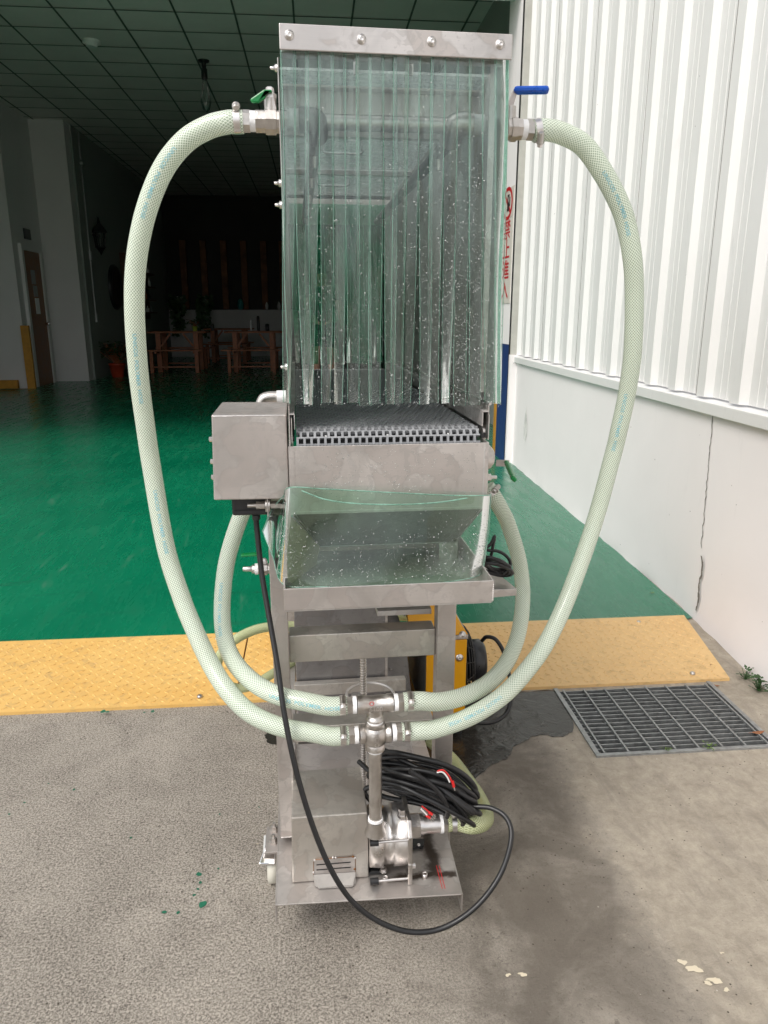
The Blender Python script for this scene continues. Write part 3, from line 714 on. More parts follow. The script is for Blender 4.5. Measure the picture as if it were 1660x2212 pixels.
for k in range(6):
    a = k*math.pi/3
    MB('B').bar((c[0]+.11*math.cos(a), c[1]+.11*math.sin(a), 3.22), (c[0]+.15*math.cos(a), c[1]+.15*math.sin(a), 3.58), .02, .02).build('cage_bar', M['black'], t)
m = MB('B'); m.cyl((-5.48, 19.9, 5.8), (-5.48, 19.9, 1.62), .022, n=10); m.cyl((-5.48, 19.9, 1.62), (-5.48, 19.9, 1.40), .045, n=10); m.cyl((-5.48, 19.9, 2.9), (-5.48, 19.9, 3.1), .06, n=12); m.ball((-5.48, 19.9, 5.1), .08, n=10, m=6)
m.build('wall_pipe', M['galv'], label='thin grey conduit running down the dark side wall', cat='pipe')
t = thing('tool_board', 'dark wooden shelf board of small bottles on the side wall', 'board', (-5.46, 24.3, 1.5), None, 'B')
MB('B').box(-5.5, 22.9, 1.45, -5.36, 25.8, 3.3).build('board', M['woodr'], t)
for z_ in (1.62, 2.0, 2.4, 2.8): MB('B').box(-5.36, 22.95, z_, -5.12, 25.75, z_+.04).build('shelf', M['woodr'], t)
rr = random.Random(6)
for z_ in (1.66, 2.04, 2.44, 2.84):
    for k in range(5):
        b = 23.15+k*.55+rr.uniform(-.1, .1); h = rr.uniform(.16, .28); r = rr.uniform(.04, .06)
        MB('B').lathe((-5.24, b, z_), (-5.24, b, z_+h), [(0, r), (.6, r), (.75, r*.4), (1, r*.4)], 10).build('bottle', random.Random(k+int(z_*10)).choice([M['white'], M['galv'], M['wood'], M['blackp']]), label='small bottle standing on the dark wooden shelf board', cat='bottle', group='bottles on the shelf board')
m = MB('B'); m.lathe((-5.5, 22.0, 2.32), (-5.4, 22.0, 2.32), [(0, .60), (.6, .60), (1, .55)], 40); m.build('round_wall_disc', M['black'], label='large round black disc on the dark side wall', cat='disc')
m = MB('B'); m.ball((-5.25, 25.0, 3.75), .16); m.lathe((-5.3, 25.0, 3.7), (-5.38, 24.6, 3.2), [(0, .08), (.5, .06), (1, .02)], 10); m.build('teal_ornament', M['teal'], label='teal ornament mounted above the shelf board', cat='ornament')

# ---- picnic tables
def picnic(a, b, label):
    t = thing('picnic_table', label, 'table', (a, b, 0), 'wooden tables with fixed benches', 'B'); wd = M['wood']
    L = 1.62; zt = 1.08
    m = MB('B')
    for k in range(5): m.box(a, b+k*.21, zt, a+L, b+k*.21+.2, zt+.045)
    m.build('tabletop', wd, t, .005)
    for y0_ in (-.42, 1.26):
        m = MB('B'); m.box(a-.06, b+y0_, .60, a+L-.06, b+y0_+.26, .64); m.build('bench', wd, t, .004)
        for x_ in (.1, L-.28): MB('B').box(a+x_, b+y0_+.05, 0, a+x_+.09, b+y0_+.17, .6).build('bench_leg', wd, t)
        MB('B').box(a+.19, b+y0_+.09, .15, a+L-.28, b+y0_+.13, .19).build('stretcher', wd, t)
    for x_ in (.22, L-.36):
        for y_ in (.06, .88): MB('B').box(a+x_, b+y_, 0, a+x_+.13, b+y_+.13, zt).build('table_leg', wd, t)
        MB('B').box(a+x_+.03, b-.38, .54, a+x_+.08, b+1.45, .60).build('cross_rail', wd, t)
    MB('B').bar((a+.36, b+.1, .72), (a+.62, b+.1, 1.06), .05, .06, (0, 1, 0)).build('brace', wd, t); MB('B').bar((a+L-.38, b+.1, .72), (a+L-.64, b+.1, 1.06), .05, .06, (0, 1, 0)).build('brace', wd, t)
    return t
t1 = picnic(-4.66, 21.75, 'left red-brown wooden picnic table with benches, potted plant on it')
t2 = dup(t1, W(2.13, -.05, 0), 'right red-brown wooden picnic table, two dark tumblers on it')
t3 = dup(t1, W(.95, 4.3, 0), 'picnic table furthest back, behind and right of the plant table')
def pot_plant(a, b, z, r, h, n, pm, lm, label, spread, hh, seed, lsize):
    t = thing('potted_plant', label, 'plant', (a, b, z), 'potted plants in the hall', 'B')
    MB('B').lathe((a, b, z), (a, b, z+h), [(0, r*.72), (.85, r), (.86, r*1.08), (1, r*1.08), (1, r*.9), (.9, r*.88)], 20, True, False).add([(a+r*.9*math.cos(k*.314), b+r*.9*math.sin(k*.314), z+h*.9) for k in range(20)], [tuple(range(20))]).build('pot', pm, t)
    rr = random.Random(seed); m = MB('B'); s_ = MB('B')
    for i in range(n):
        th = rr.uniform(0, 6.28); e = rr.uniform(-.2, 1.2); R = spread*rr.random()**.5
        c = Vector((a+R*math.cos(th)*math.cos(e*.6), b+R*math.sin(th), z+h+hh*.5+hh*.5*math.sin(e*1.4)*rr.uniform(.2, 1)-.15*hh*(R/spread)))
        d = Vector((math.cos(th), math.sin(th), rr.uniform(-.6, .4))).normalized(); l = lsize*rr.uniform(.6, 1.2); q = d.cross(Vector((rr.uniform(-.4, .4), rr.uniform(-.4, .4), 1))).normalized()*l*.3
        m.add([c, c+d*l*.5+q, c+d*l, c+d*l*.5-q], [(0, 1, 2, 3)])
        if i % 6 == 0: s_.bar((a, b, z+h*.9), c, .012, .012)
    m.build('foliage', lm, t); s_.build('stems', M['wood'], t)
pot_plant(-5.15, 20.2, 0, .20, .36, 240, M['pot'], M['leaf'], 'bushy dark plant in a red pot beside the white pillar', .42, .62, 3, .17)
pot_plant(-3.40, 22.2, 1.13, .075, .13, 70, M['potg'], M['leaf'], 'small plant in a yellow-green pot on the left picnic table', .2, .22, 5, .12)
# trailing plants on the low back wall
def trail(u0, u1, seed, label):
    rr = random.Random(seed); c = P((u0+u1)/2, 665, Y=28.9)
    m = MB(); s_ = MB()
    p0 = P((u0+u1)/2, 640, Y=29.2)
    t = thing('trailing_plant', label, 'plant', tuple(p0), 'trailing plants on the low back wall')
    for k in range(7):
        u = rr.uniform(u0, u1); ln = rr.uniform(30, 90); prev = p0
        for q in range(14):
            v = 640+ln*q/13; uu = u+(u-(u0+u1)/2)*.3*math.sin(q*.4); p = P(uu, v, Y=29.0+rr.uniform(-.15, .15))
            s_.bar(prev, p, .015, .015) if q else None
            prev = p
            for z_ in range(2):
                th = rr.uniform(0, 6.28); d = Vector((math.cos(th), math.sin(th)*.4, rr.uniform(-.7, .3))).normalized(); l = rr.uniform(.12, .22); n_ = d.cross(Vector((rr.uniform(-.5, .5), 1, rr.uniform(-.4, .4)))).normalized()*l*.36
                m.add([p, p+d*l*.5+n_, p+d*l, p+d*l*.5-n_], [(0, 1, 2, 3)])
    m.build('foliage', M['leaf'], t); s_.build('vine', M['leaf'], t)
    MB().lathe(p0-Vector((0, 0, .16)), p0, [(0, .11), (1, .15)], 16).build('pot', M['white'], t)
trail(372, 402, 1, 'trailing plant at the left of the low back wall, nearest the left table')
trail(424, 452, 2, 'trailing plant further right on the low back wall, behind the tumbler')
def cup(u, v, Y, r, h, m_, name, label, cat_='cup'):
    p = P(u, v, Y=Y); p.z = 1.128
    MB().lathe(p, p+Vector((0, 0, h)), [(0, r*.85), (.05, r), (.9, r), (.92, r*.8), (1, r*.8)], 14).build(name, m_, label=label, cat=cat_)
cup(597-38, 716, 22.3, .045, .42, M['blackp'], 'thermos_flask', 'tall dark thermos on the right picnic table', 'flask')
cup(578, 716, 22.3, .06, .2, M['blackp'], 'tumbler', 'short dark tumbler right of the tall thermos')
cup(543, 716, 22.3, .02, .3, M['white'], 'candle', 'thin pale candle at the left end of the right picnic table', 'candle')
cup(460, 716, 22.6, .045, .2, M['blackp'], 'tumbler', 'dark tumbler on the left picnic table, right of the pot')
for (u, nm, lab, mm, s_) in ((520, 'paper_lantern', 'round pale lantern standing on the low back wall', M['teal'], (.13, .2)), (577, 'figurine', 'small white figurine on the low back wall, left of two', M['white'], (.06, .14)), (633-0, 'figurine', 'small white figurine on the low back wall, right of two', M['white'], (.07, .15))):
    if u > 610: u = 603
    p = P(u, 664, Y=29.5); p.z = 1.765
    MB().lathe(p, p+Vector((0, 0, s_[1]*2)), [(0, s_[0]*.4), (.15, s_[0]*.8), (.5, s_[0]), (.8, s_[0]*.7), (.95, s_[0]*.3), (1, .01)], 14).build(nm, mm, label=lab, cat='ornament')

# ---- a person standing in the hall, seen only through the strips
def person():
    base = P(700, 785, Y=15); bx_, by_ = base.x, 15.0
    J = {'pel': (0, 0, 1.30), 'sp': (0, 0, 1.62), 'ch': (0, .0, 1.92), 'nk': (0, -.01, 2.14), 'hd': (0, -.03, 2.26), 'ht': (0, -.02, 2.42),
         'sl': (-.25, 0, 2.06), 'el': (-.34, -.08, 1.70), 'wl': (-.26, -.34, 1.86), 'sr': (.25, 0, 2.06), 'er': (.34, .02, 1.68), 'wr': (.36, -.12, 1.36),
         'hl': (-.13, 0, 1.26), 'kl': (-.15, -.12, .72), 'al': (-.15, .02, .12), 'fl': (-.17, -.25, .06), 'hr': (.13, 0, 1.26), 'kr': (.15, .02, .70), 'ar': (.16, .12, .12), 'fr': (.18, -.14, .06)}
    R = {'pel': .19, 'sp': .17, 'ch': .20, 'nk': .075, 'hd': .12, 'ht': .12, 'sl': .09, 'el': .06, 'wl': .042, 'sr': .09, 'er': .06, 'wr': .042, 'hl': .13, 'kl': .085, 'al': .055, 'fl': .05, 'hr': .13, 'kr': .085, 'ar': .055, 'fr': .05}
    E = [('pel','sp'),('sp','ch'),('ch','nk'),('nk','hd'),('hd','ht'),('ch','sl'),('sl','el'),('el','wl'),('ch','sr'),('sr','er'),('er','wr'),('pel','hl'),('hl','kl'),('kl','al'),('al','fl'),('pel','hr'),('hr','kr'),('kr','ar'),('ar','fr')]
    for s_, w_, d in (('l', 'wl', Vector((.15, -.9, .4))), ('r', 'wr', Vector((.05, -.3, -1)))):
        d.normalize(); wv = Vector(J[w_]); palm = wv+d*.10; J['p'+s_] = tuple(palm); R['p'+s_] = .038; E.append((w_, 'p'+s_))
        sd_ = d.cross(Vector((0, 0, 1)) if s_ == 'l' else Vector((1, 0, 0))).normalized()
        for k in range(4):
            o = sd_*(k-1.5)*.022; a = palm+o+d*.05; b = a+d*(.055+.008*(k in (1, 2)))-Vector((0, 0, .012))
            J['f%s%d' % (s_, k)] = tuple(a); J['g%s%d' % (s_, k)] = tuple(b); R['f%s%d' % (s_, k)] = .0115; R['g%s%d' % (s_, k)] = .009
            E += [('p'+s_, 'f%s%d' % (s_, k)), ('f%s%d' % (s_, k), 'g%s%d' % (s_, k))]
        a = wv+d*.05+sd_*.05; J['t'+s_] = tuple(a); R['t'+s_] = .012; E.append(('p'+s_, 't'+s_))
    ks = list(J); me = bpy.data.meshes.new('person')
    me.from_pydata([Vector(J[k])*S for k in ks], [(ks.index(a), ks.index(b)) for a, b in E], [])
    me.materials.append(M['skin'])
    o = bpy.data.objects.new('person', me); sc.collection.objects.link(o); o.location = (bx_*S, by_*S, 0)
    md = o.modifiers.new('skin', 'SKIN'); md.use_smooth_shade = True
    for i, k in enumerate(ks):
        v = me.skin_vertices[0].data[i]; v.radius = (R[k]*S, R[k]*S); v.use_root = (k == 'pel')
    sb = o.modifiers.new('sub', 'SUBSURF'); sb.levels = 1; sb.render_levels = 1
    tag(o, 'person in dark clothes standing in the hall behind the curtain strips', 'person')
    def part(name, keys, grow, m_):
        idx = {k: i for i, k in enumerate(keys)}
        me2 = bpy.data.meshes.new(name); me2.from_pydata([Vector(J[k])*S for k in keys], [(idx[a], idx[b]) for a, b in E if a in idx and b in idx], []); me2.materials.append(m_)
        q = bpy.data.objects.new(name, me2); sc.collection.objects.link(q); q.parent = o
        m2 = q.modifiers.new('skin', 'SKIN'); m2.use_smooth_shade = True
        for i, k in enumerate(keys):
            v = me2.skin_vertices[0].data[i]; v.radius = ((R[k]+grow)*S, (R[k]+grow)*S); v.use_root = (i == 0)
        s2 = q.modifiers.new('sub', 'SUBSURF'); s2.levels = 1; s2.render_levels = 1
    J['el2'] = (-.30, -.04, 1.84); R['el2'] = .075; J['er2'] = (.30, .01, 1.84); R['er2'] = .075; E += [('sl', 'el2'), ('sr', 'er2')]
    J['kl2'] = (-.145, -.07, .92); R['kl2'] = .11; J['kr2'] = (.145, .01, .92); R['kr2'] = .11; E += [('hl', 'kl2'), ('hr', 'kr2')]
    part('shirt', ['pel', 'sp', 'ch', 'sl', 'el2', 'sr', 'er2'], .02, M['cloth'])
    part('shorts', ['pel', 'hl', 'kl2', 'hr', 'kr2'], .025, M['cloth'])
    h = MB(); h.ball((bx_, by_+.02, 2.42), .155, 1, 1.05, .95); h.v = [v for v in h.v]
    hm = h.build('hair', M['hair'], o); hm.matrix_parent_inverse = Matrix.Translation(-Vector((bx_*S, by_*S, 0)))
    MB().ball((bx_-.05, by_-.155, 2.37), .018).build('eye', M['black'], o); MB().ball((bx_+.05, by_-.155, 2.37), .018).build('eye', M['black'], o)
    f = MB(); f.ball((bx_, by_-.165, 2.32), .025, .8, 1, 1.3); f.build('nose', M['skin'], o)
    f = MB(); f.ball((bx_, by_-.148, 2.255), .03, 1.2, .5, .35); f.build('mouth', simple('lips', (.4, .15, .12), .5), o)
person()

# ================================================================ THE CONVEYOR WASHER
mc = thing('conveyor_washer', 'tall stainless steel conveyor washing machine with clear strip curtain and four thick braided hoses', 'machine', (.17, 2.2, 0))
ST, SD, CA = M['steel'], M['steeld'], M['cast']
def part(m, name, mt, bevel=0, parent=None, label=None): return m.build(name, mt, parent or mc, bevel, label)
def screw(p, d, r, name='bolt', parent=None, mt=None):     # domed socket screw
    p = Vector(p); d = Vector(d)
    return part(MB().lathe(p, p+d, [(0, r*1.35), (.15, r*1.35), (.16, r), (.55, r*.95), (.9, r*.55), (.91, r*.38), (.7, r*.34)], 18, True), name, mt or M['bright'], parent=parent)

# ---- posts and frame
XL, XLi, XRi, XR, YP = -.084, -.042, .354, .404, 1.80
part(MB().box(XL, YP, .17, XLi, YP+.05, 1.17), 'frame_post', ST, .0015)
part(MB().box(XRi, YP, .10, XR, YP+.05, 1.17), 'frame_post', ST, .0015)
part(MB().box(XL, 3.2, .17, XLi, 3.25, 1.17), 'frame_post', ST, .0015)
part(MB().box(XRi, 3.2, .10, XR, 3.25, 1.17), 'frame_post', ST, .0015)
part(MB().box(XL, YP+.052, 1.10, XLi, 3.198, 1.15), 'side_beam', ST, .0015)
part(MB().box(XRi, YP+.052, 1.10, XR, 3.198, 1.15), 'side_beam', ST, .0015)
part(MB().box(XL, 1.852, .12, XLi, 3.198, .17), 'side_beam', ST, .0015)
part(MB().box(XRi, 1.852, .12, XR, 3.198, .17), 'side_beam', ST, .0015)
part(MB().box(XLi+.001, 1.825, .697, XRi-.001, 1.885, .775), 'cross_beam', M['steelh'], .0015)
part(MB().box(XLi+.001, 1.825, .455, XRi-.001, 1.90, .502), 'cross_beam', M['steelh'], .0015)
part(MB().box(XLi+.001, 2.36, .30, XRi-.001, 2.39, .345), 'cross_beam', M['steelh'], .0015)
part(MB().box(XLi+.001, 3.205, .30, XRi-.001, 3.245, .36), 'cross_beam', M['steelh'], .0015)
greyp = steel('grey_tank_steel', (.33, .32, .32), .38)
part(MB().box(-.035, 2.40, .02, .285, 3.10, .80), 'water_tank', greyp, .003)
part(MB().box(.284, 2.395, .30, .292, 2.405, .80), 'tank_edge_highlight', ST)  # pale strip standing in for the highlight on the tank's right edge
part(MB().box(.20, 1.87, .80, .35, 2.4, .815), 'shelf_plate', SD, .001)
pn = part(MB().hexa([(.30, 2.55, .02), (.42, 2.55, .02), (.42, 2.95, .02), (.30, 2.95, .02), (.30, 2.58, .40), (.385, 2.58, .40), (.385, 2.9, .40), (.30, 2.9, .40)]), 'side_cabinet', greyp, .002)
for (x, z) in ((.325, .34), (.36, .34), (.325, .28), (.325, .16), (.37, .16), (.325, .10), (.37, .10)):
    y = 2.55+.03*z/.4
    part(MB().lathe((x, y, z), (x, y-.008, z), [(0, .006), (.5, .006), (1, .002)], 8), 'bolt', M['bright'], parent=pn)
# weld seam on left post bottom
rr = random.Random(1)
part(MB().tube([Vector((XL+.002+i*.0026, YP-.001, .172+rr.uniform(-.0005, .0005))) for i in range(16)], .0016, 6), 'weld_seam', M['bright'])

# ---- base plate with folded edges
bz = .15
A, B_, Cc = P(597, 1955, Z=bz), P(998, 1932, Z=bz), P(965, 1800, Z=bz)
yA, yB = A.y, B_.y
m = MB()
m.hexa([(A.x, yA, bz-.004), (B_.x, yB, bz-.004), (.402, 2.3, bz-.004), (XL-.006, 2.3, bz-.004), (A.x, yA, bz), (B_.x, yB, bz), (.402, 2.3, bz), (XL-.006, 2.3, bz)])
part(m, 'base_plate', M['baseplate'], .001)
part(MB().hexa([(A.x-.003, yA, bz-.052), (A.x, yA, bz-.052), (XL-.006, 2.3, bz-.052), (XL-.009, 2.3, bz-.052), (A.x-.003, yA, bz), (A.x, yA, bz), (XL-.006, 2.3, bz), (XL-.009, 2.3, bz)]), 'edge_flange', ST)
part(MB().hexa([(B_.x, yB, bz-.052), (B_.x+.003, yB, bz-.052), (.405, 2.3, bz-.052), (.402, 2.3, bz-.052), (B_.x, yB, bz), (B_.x+.003, yB, bz), (.405, 2.3, bz), (.402, 2.3, bz)]), 'edge_flange', ST)
# castor with brake, left front; another at right rear
def castor(x, y, side=-1):
    c = part(MB().box(x-.018, y-.03, .10, x+.018, y+.05, .125), 'castor', M['chrome'], .002)
    part(MB().lathe((x-.014, y, .055), (x+.014, y, .055), [(0, .046), (.08, .054), (.92, .054), (1, .046)], 28), 'wheel', simple('cream_nylon', (.62, .60, .52), .4), parent=c)
    part(MB().hexa([(x-.024, y-.03, .03), (x-.018, y-.03, .03), (x-.018, y+.03, .03), (x-.024, y+.03, .03), (x-.024, y-.035, .12), (x-.018, y-.035, .12), (x-.018, y+.04, .12), (x-.024, y+.04, .12)]), 'fork', M['chrome'], parent=c)
    part(MB().hexa([(x-.036, y-.060, .098), (x+.010, y-.055, .090), (x+.012, y-.02, .112), (x-.020, y-.02, .120), (x-.036, y-.060, .106), (x+.010, y-.055, .098), (x+.012, y-.02, .120), (x-.020, y-.02, .128)]), 'brake_lever', M['chrome'], .003, parent=c)
castor(-.112, 1.84); castor(-.10, 3.1); castor(.40, 3.1)
part(MB().box(-.128, 1.79, .126, XL-.008, 1.90, .134), 'castor_plate', ST, .001)
for y in (1.83, 1.88):
    for dz in (0,):
        part(MB().lathe((-.106, y, .134), (-.106, y, .160), [(0, .013), (.2, .013), (.21, .010), (.6, .010), (.61, .005), (1, .005)], 6, False), 'nut', CA)

# ---- catch tray
TX0, TX1, TY0, TY1, TZ0, TZ1 = -.042, .420, 1.50, 1.90, .981, 1.031
part(MB().box(TX0, TY0, TZ0, TX1, TY0+.003, TZ1), 'catch_tray', ST, .0008)
part(MB().box(TX0, TY0+.0035, TZ0, TX0+.003, TY1, TZ1), 'tray_side', ST)
part(MB().box(TX1-.003, TY0+.0035, TZ0, TX1, TY1, TZ1), 'tray_side', ST)
part(MB().box(TX0+.003, TY0+.0035, TZ0-.004, TX1-.003, TY1, TZ0+.002), 'tray_floor', SD)
m = MB(); rr = random.Random(8)
for i in range(9): m.ball((TX1-.001, TY0+.001, TZ0+.004+i*.0045), .0022, n=6, m=4)
part(m, 'weld_bead', M['bright'])
part(MB().ball((.033, TY0+.004, TZ0-.001), .003, 3, 1, 1), 'weld_bead', M['bright'])

# ---- conveyor trough front plate, side panels, hopper
FX0, FX1, FY = -.021, .424, 1.60
part(MB().box(FX0, FY, 1.168, FX1, FY+.003, 1.322), 'front_plate', ST, .0008)
part(MB().box(FX0-.002, FY-.0015, 1.168, FX0+.010, FY-.0002, 1.322), 'plate_edge', ST)
part(MB().box(FX1-.012, FY-.0015, 1.168, FX1-.009, FY-.0002, 1.322), 'plate_crease', SD)
part(MB().box(FX0+.01, FY-.0012, 1.173, FX1-.012, FY-.0002, 1.175), 'plate_crease', SD)
part(MB().box(FX0, FY+.0035, 1.168, FX0+.003, 3.55, 1.322), 'side_panel', ST)
part(MB().box(FX1-.003, FY+.0035, 1.168, FX1, 3.55, 1.322), 'side_panel', ST)
hz0 = 1.020
tl, tr_, bl, br_ = Vector((FX0, FY+.02, 1.166)), Vector((FX1, FY+.02, 1.166)), P(690, 1175, Y=1.80), P(985, 1175, Y=1.80)
bl.z = br_.z = (bl.z+br_.z)/2
tlb, trb, blb, brb = Vector((FX0, 2.5, 1.166)), Vector((FX1, 2.5, 1.166)), Vector((bl.x, 2.2, bl.z)), Vector((br_.x, 2.2, bl.z))
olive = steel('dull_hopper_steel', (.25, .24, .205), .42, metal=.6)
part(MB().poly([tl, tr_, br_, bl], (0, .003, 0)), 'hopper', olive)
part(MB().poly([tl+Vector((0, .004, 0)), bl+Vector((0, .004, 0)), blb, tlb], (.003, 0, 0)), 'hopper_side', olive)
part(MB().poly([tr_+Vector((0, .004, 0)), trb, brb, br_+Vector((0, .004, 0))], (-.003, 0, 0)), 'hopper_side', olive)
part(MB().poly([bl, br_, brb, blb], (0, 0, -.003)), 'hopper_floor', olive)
# drain chute walls standing in the tray, pale ochre, seen through the skirt
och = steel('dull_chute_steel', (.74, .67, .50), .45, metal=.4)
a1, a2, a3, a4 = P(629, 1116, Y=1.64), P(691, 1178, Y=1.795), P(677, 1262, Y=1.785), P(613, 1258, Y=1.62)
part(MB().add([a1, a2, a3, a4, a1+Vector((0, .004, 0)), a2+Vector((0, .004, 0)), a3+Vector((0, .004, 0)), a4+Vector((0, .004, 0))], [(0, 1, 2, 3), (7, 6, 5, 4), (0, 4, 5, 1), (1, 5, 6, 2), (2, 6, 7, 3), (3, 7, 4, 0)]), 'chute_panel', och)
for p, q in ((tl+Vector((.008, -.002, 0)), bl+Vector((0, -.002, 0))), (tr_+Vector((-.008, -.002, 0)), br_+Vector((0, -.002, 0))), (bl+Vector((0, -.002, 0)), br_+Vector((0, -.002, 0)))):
    part(MB().tube([p, p.lerp(q, .5), q], .0012, 6), 'seam_highlight', ST)  # brighter tubes along the hopper seams draw their edge highlights
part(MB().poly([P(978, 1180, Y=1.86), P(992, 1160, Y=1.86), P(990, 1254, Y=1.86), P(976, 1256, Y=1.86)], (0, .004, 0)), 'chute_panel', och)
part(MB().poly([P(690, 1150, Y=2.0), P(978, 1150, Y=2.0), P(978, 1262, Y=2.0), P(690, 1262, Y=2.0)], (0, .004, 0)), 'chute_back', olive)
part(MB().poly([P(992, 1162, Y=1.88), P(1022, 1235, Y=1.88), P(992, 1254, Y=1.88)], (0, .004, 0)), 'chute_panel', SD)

# ---- side rails with folded guide lips
for s_, xi, xo in ((-1, -.008, -.0195), (1, .4185, .4345)):
    part(MB().box(xo-.0012, 1.655, 1.322, xo+.0012, 3.50, 1.402), 'side_rail', ST)
    lo, hi = sorted((xi, xo-s_*.0015))
    part(MB().box(lo, 1.645, 1.3845, hi, 3.50, 1.387), 'guide_lip', SD)
    part(MB().box(xi-.001, 1.645, 1.352, xi+.001, 3.50, 1.384), 'guide_lip', SD)
    part(MB().box(xo-s_*.005-.001, 1.63, 1.323, xo-s_*.005+.001, 1.652, 1.380), 'end_strip', M['bright'])
    part(MB().box(lo+.001, 1.66, 1.323, hi-.001, 3.4, 1.334), 'belt_wear_strip', M['blackp'])
part(MB().tube([Vector((.4335, 1.64, 1.4035)), Vector((.4335, 3.5, 1.4035))], .0032, 8), 'rail_bead', M['bright'])

# ---- modular belt
BX0, BX1, BZ = -.005, .412, 1.350
bc = M['belt']; NB = 27; bw = (BX1-BX0)/NB
m = MB(); m.box(BX0+.004, 1.66, BZ-.022, BX1-.004, 3.52, BZ-.012); part(m, 'belt_underside', M['dark'])
m = MB(); y = 1.668; row = 0; pt = .026
while y < 3.50:
    off = (row % 2)*bw/2
    m.box(BX0, y, BZ-.012, BX1, y+pt*.22, BZ-.0015)
    for k in range(NB):
        x = BX0+k*bw+off
        if x+bw*.5 < BX1: m.box(x, y+pt*.1, BZ-.012, x+bw*.56, y+pt*1.12, BZ+.0015)
    y += pt; row += 1
part(m, 'belt', bc)
# nose row curling over the front shaft
m = MB(); Rn = .034; cy, cz = 1.668, BZ-Rn
for q in range(4):
    a0_ = math.radians(90+q*27); a1_ = math.radians(90+(q+1)*27)
    def rp(a, r): return (cy+math.cos(a)*r, cz+math.sin(a)*r)
    am = a0_+(a1_-a0_)*.25
    for (s0, s1) in ((a0_, am),):
        (ya, za), (yb, zb2_), (yc, zc_), (yd, zd) = rp(s0, Rn), rp(s1, Rn), rp(s1, Rn-.007), rp(s0, Rn-.007)
        m.add([(BX0, ya, za), (BX0, yb, zb2_), (BX0, yc, zc_), (BX0, yd, zd), (BX1, ya, za), (BX1, yb, zb2_), (BX1, yc, zc_), (BX1, yd, zd)], [(0,1,2,3), (4,7,6,5), (0,4,5,1), (1,5,6,2), (2,6,7,3), (3,7,4,0)])
    for k in range(NB):
        x0_ = BX0+k*bw+(q % 2)*bw*.5; x1_ = x0_+bw*.34
        if x1_ > BX1: continue
        (ya, za), (yb, zb2_), (yc, zc_), (yd, zd) = rp(am-.02, Rn+.001), rp(a1_+.12, Rn+.001), rp(a1_+.12, Rn-.009), rp(am-.02, Rn-.009)
        m.add([(x0_, ya, za), (x0_, yb, zb2_), (x0_, yc, zc_), (x0_, yd, zd), (x1_, ya, za), (x1_, yb, zb2_), (x1_, yc, zc_), (x1_, yd, zd)], [(0,1,2,3), (4,7,6,5), (0,4,5,1), (1,5,6,2), (2,6,7,3), (3,7,4,0)])
nose = part(m, 'belt_nose', bc)
part(MB().cyl((BX0+.004, cy, cz), (BX1-.004, cy, cz), Rn-.012, n=16), 'nose_shaft', M['dark'])
for k in (4, 13, 22):
    for a in (118, 140):
        a = math.radians(a); x = BX0+(k+.25)*bw
        part(MB().box(x-.002, cy+math.cos(a)*.031-.002, cz+math.sin(a)*.031-.002, x+.002, cy+math.cos(a)*.031+.002, cz+math.sin(a)*.031+.002), 'sprocket_tooth', M['white'], parent=nose)

# ---- gearbox cover on the left with screws, dark box below, adjuster
gb = part(MB().hexa([(-.200, 1.70, 1.182), (-.026, 1.70, 1.180), (-.026, 1.955, 1.180), (-.200, 1.955, 1.182), (-.194, 1.70, 1.380), (-.026, 1.70, 1.378), (-.026, 1.955, 1.378), (-.194, 1.955, 1.380)]), 'gearbox_cover', ST, .002)
rr = random.Random(3)
part(MB().tube([Vector((-.190+i*.0045, 1.7005, 1.3765+rr.uniform(-.0006, .0006))) for i in range(36)], .0014, 6), 'weld_seam', M['bright'], parent=gb)
for v in (1022, 1068, 1105):
    z = {1022: 1.315, 1068: 1.262, 1105: 1.224}[v]
    part(MB().lathe((-.199, 1.76, z), (-.210, 1.76, z), [(0, .009), (.3, .009), (.31, .006), (.9, .006), (1, .003)], 6, False), 'bolt', M['bright'], parent=gb)
jb = part(MB().box(*P(503, 1078, Y=1.78).xyz[:1], 1.745, P(503, 1115, Y=1.745).z, P(584, 1078, Y=1.745).x, 1.93, 1.179), 'junction_box', M['blackp'], .004)
part(MB().box(P(506, 1078, Y=1.745).x, 1.743, P(503, 1104, Y=1.745).z, P(570, 1078, Y=1.745).x, 1.7445, P(503, 1102, Y=1.745).z), 'lid_seam', M['dark'], parent=jb)
xa_, za_ = P(535, 1091, Y=1.72).x, P(575, 1091, Y=1.72).z
xb_ = P(612, 1091, Y=1.72).x
adj = part(MB().cyl((xa_, 1.72, za_), (xb_, 1.72, za_), .0048, n=12), 'adjuster_bolt', CA)
for f0, f1, r_, hx in ((.24, .36, .0095, 1), (.36, .48, .0095, 1), (.50, .55, .016, 0), (.585, .63, .016, 0), (.65, .78, .0095, 1), (.78, .88, .0095, 1)):
    q0, q1 = xa_+(xb_-xa_)*f0, xa_+(xb_-xa_)*f1
    part(MB().cyl((q0, 1.72, za_), (q1, 1.72, za_), r_, n=6 if hx else 20, smooth=not hx), 'nut' if hx else 'washer', CA, parent=adj)
part(MB().box(xa_+(xb_-xa_)*.555, 1.705, za_-.024, xa_+(xb_-xa_)*.58, 1.735, 1.182), 'adjuster_bracket', ST)
# pinkish elbow fitting behind the cover
p = P(565, 862, Y=2.2); q = P(618, 860, Y=2.2)
part(MB().tube(cat([(p.x-.01, 2.2, p.z-.06), (p.x, 2.2, p.z-.01), (p.x+.02, 2.2, p.z+.005), (q.x, 2.2, p.z+.005)], 6), .017, 14), 'elbow_fitting', CA)
part(MB().cyl((p.x+.045, 2.2, p.z+.005), (p.x+.072, 2.2, p.z+.005), .0195, n=18), 'thread_tape', M['tape'])
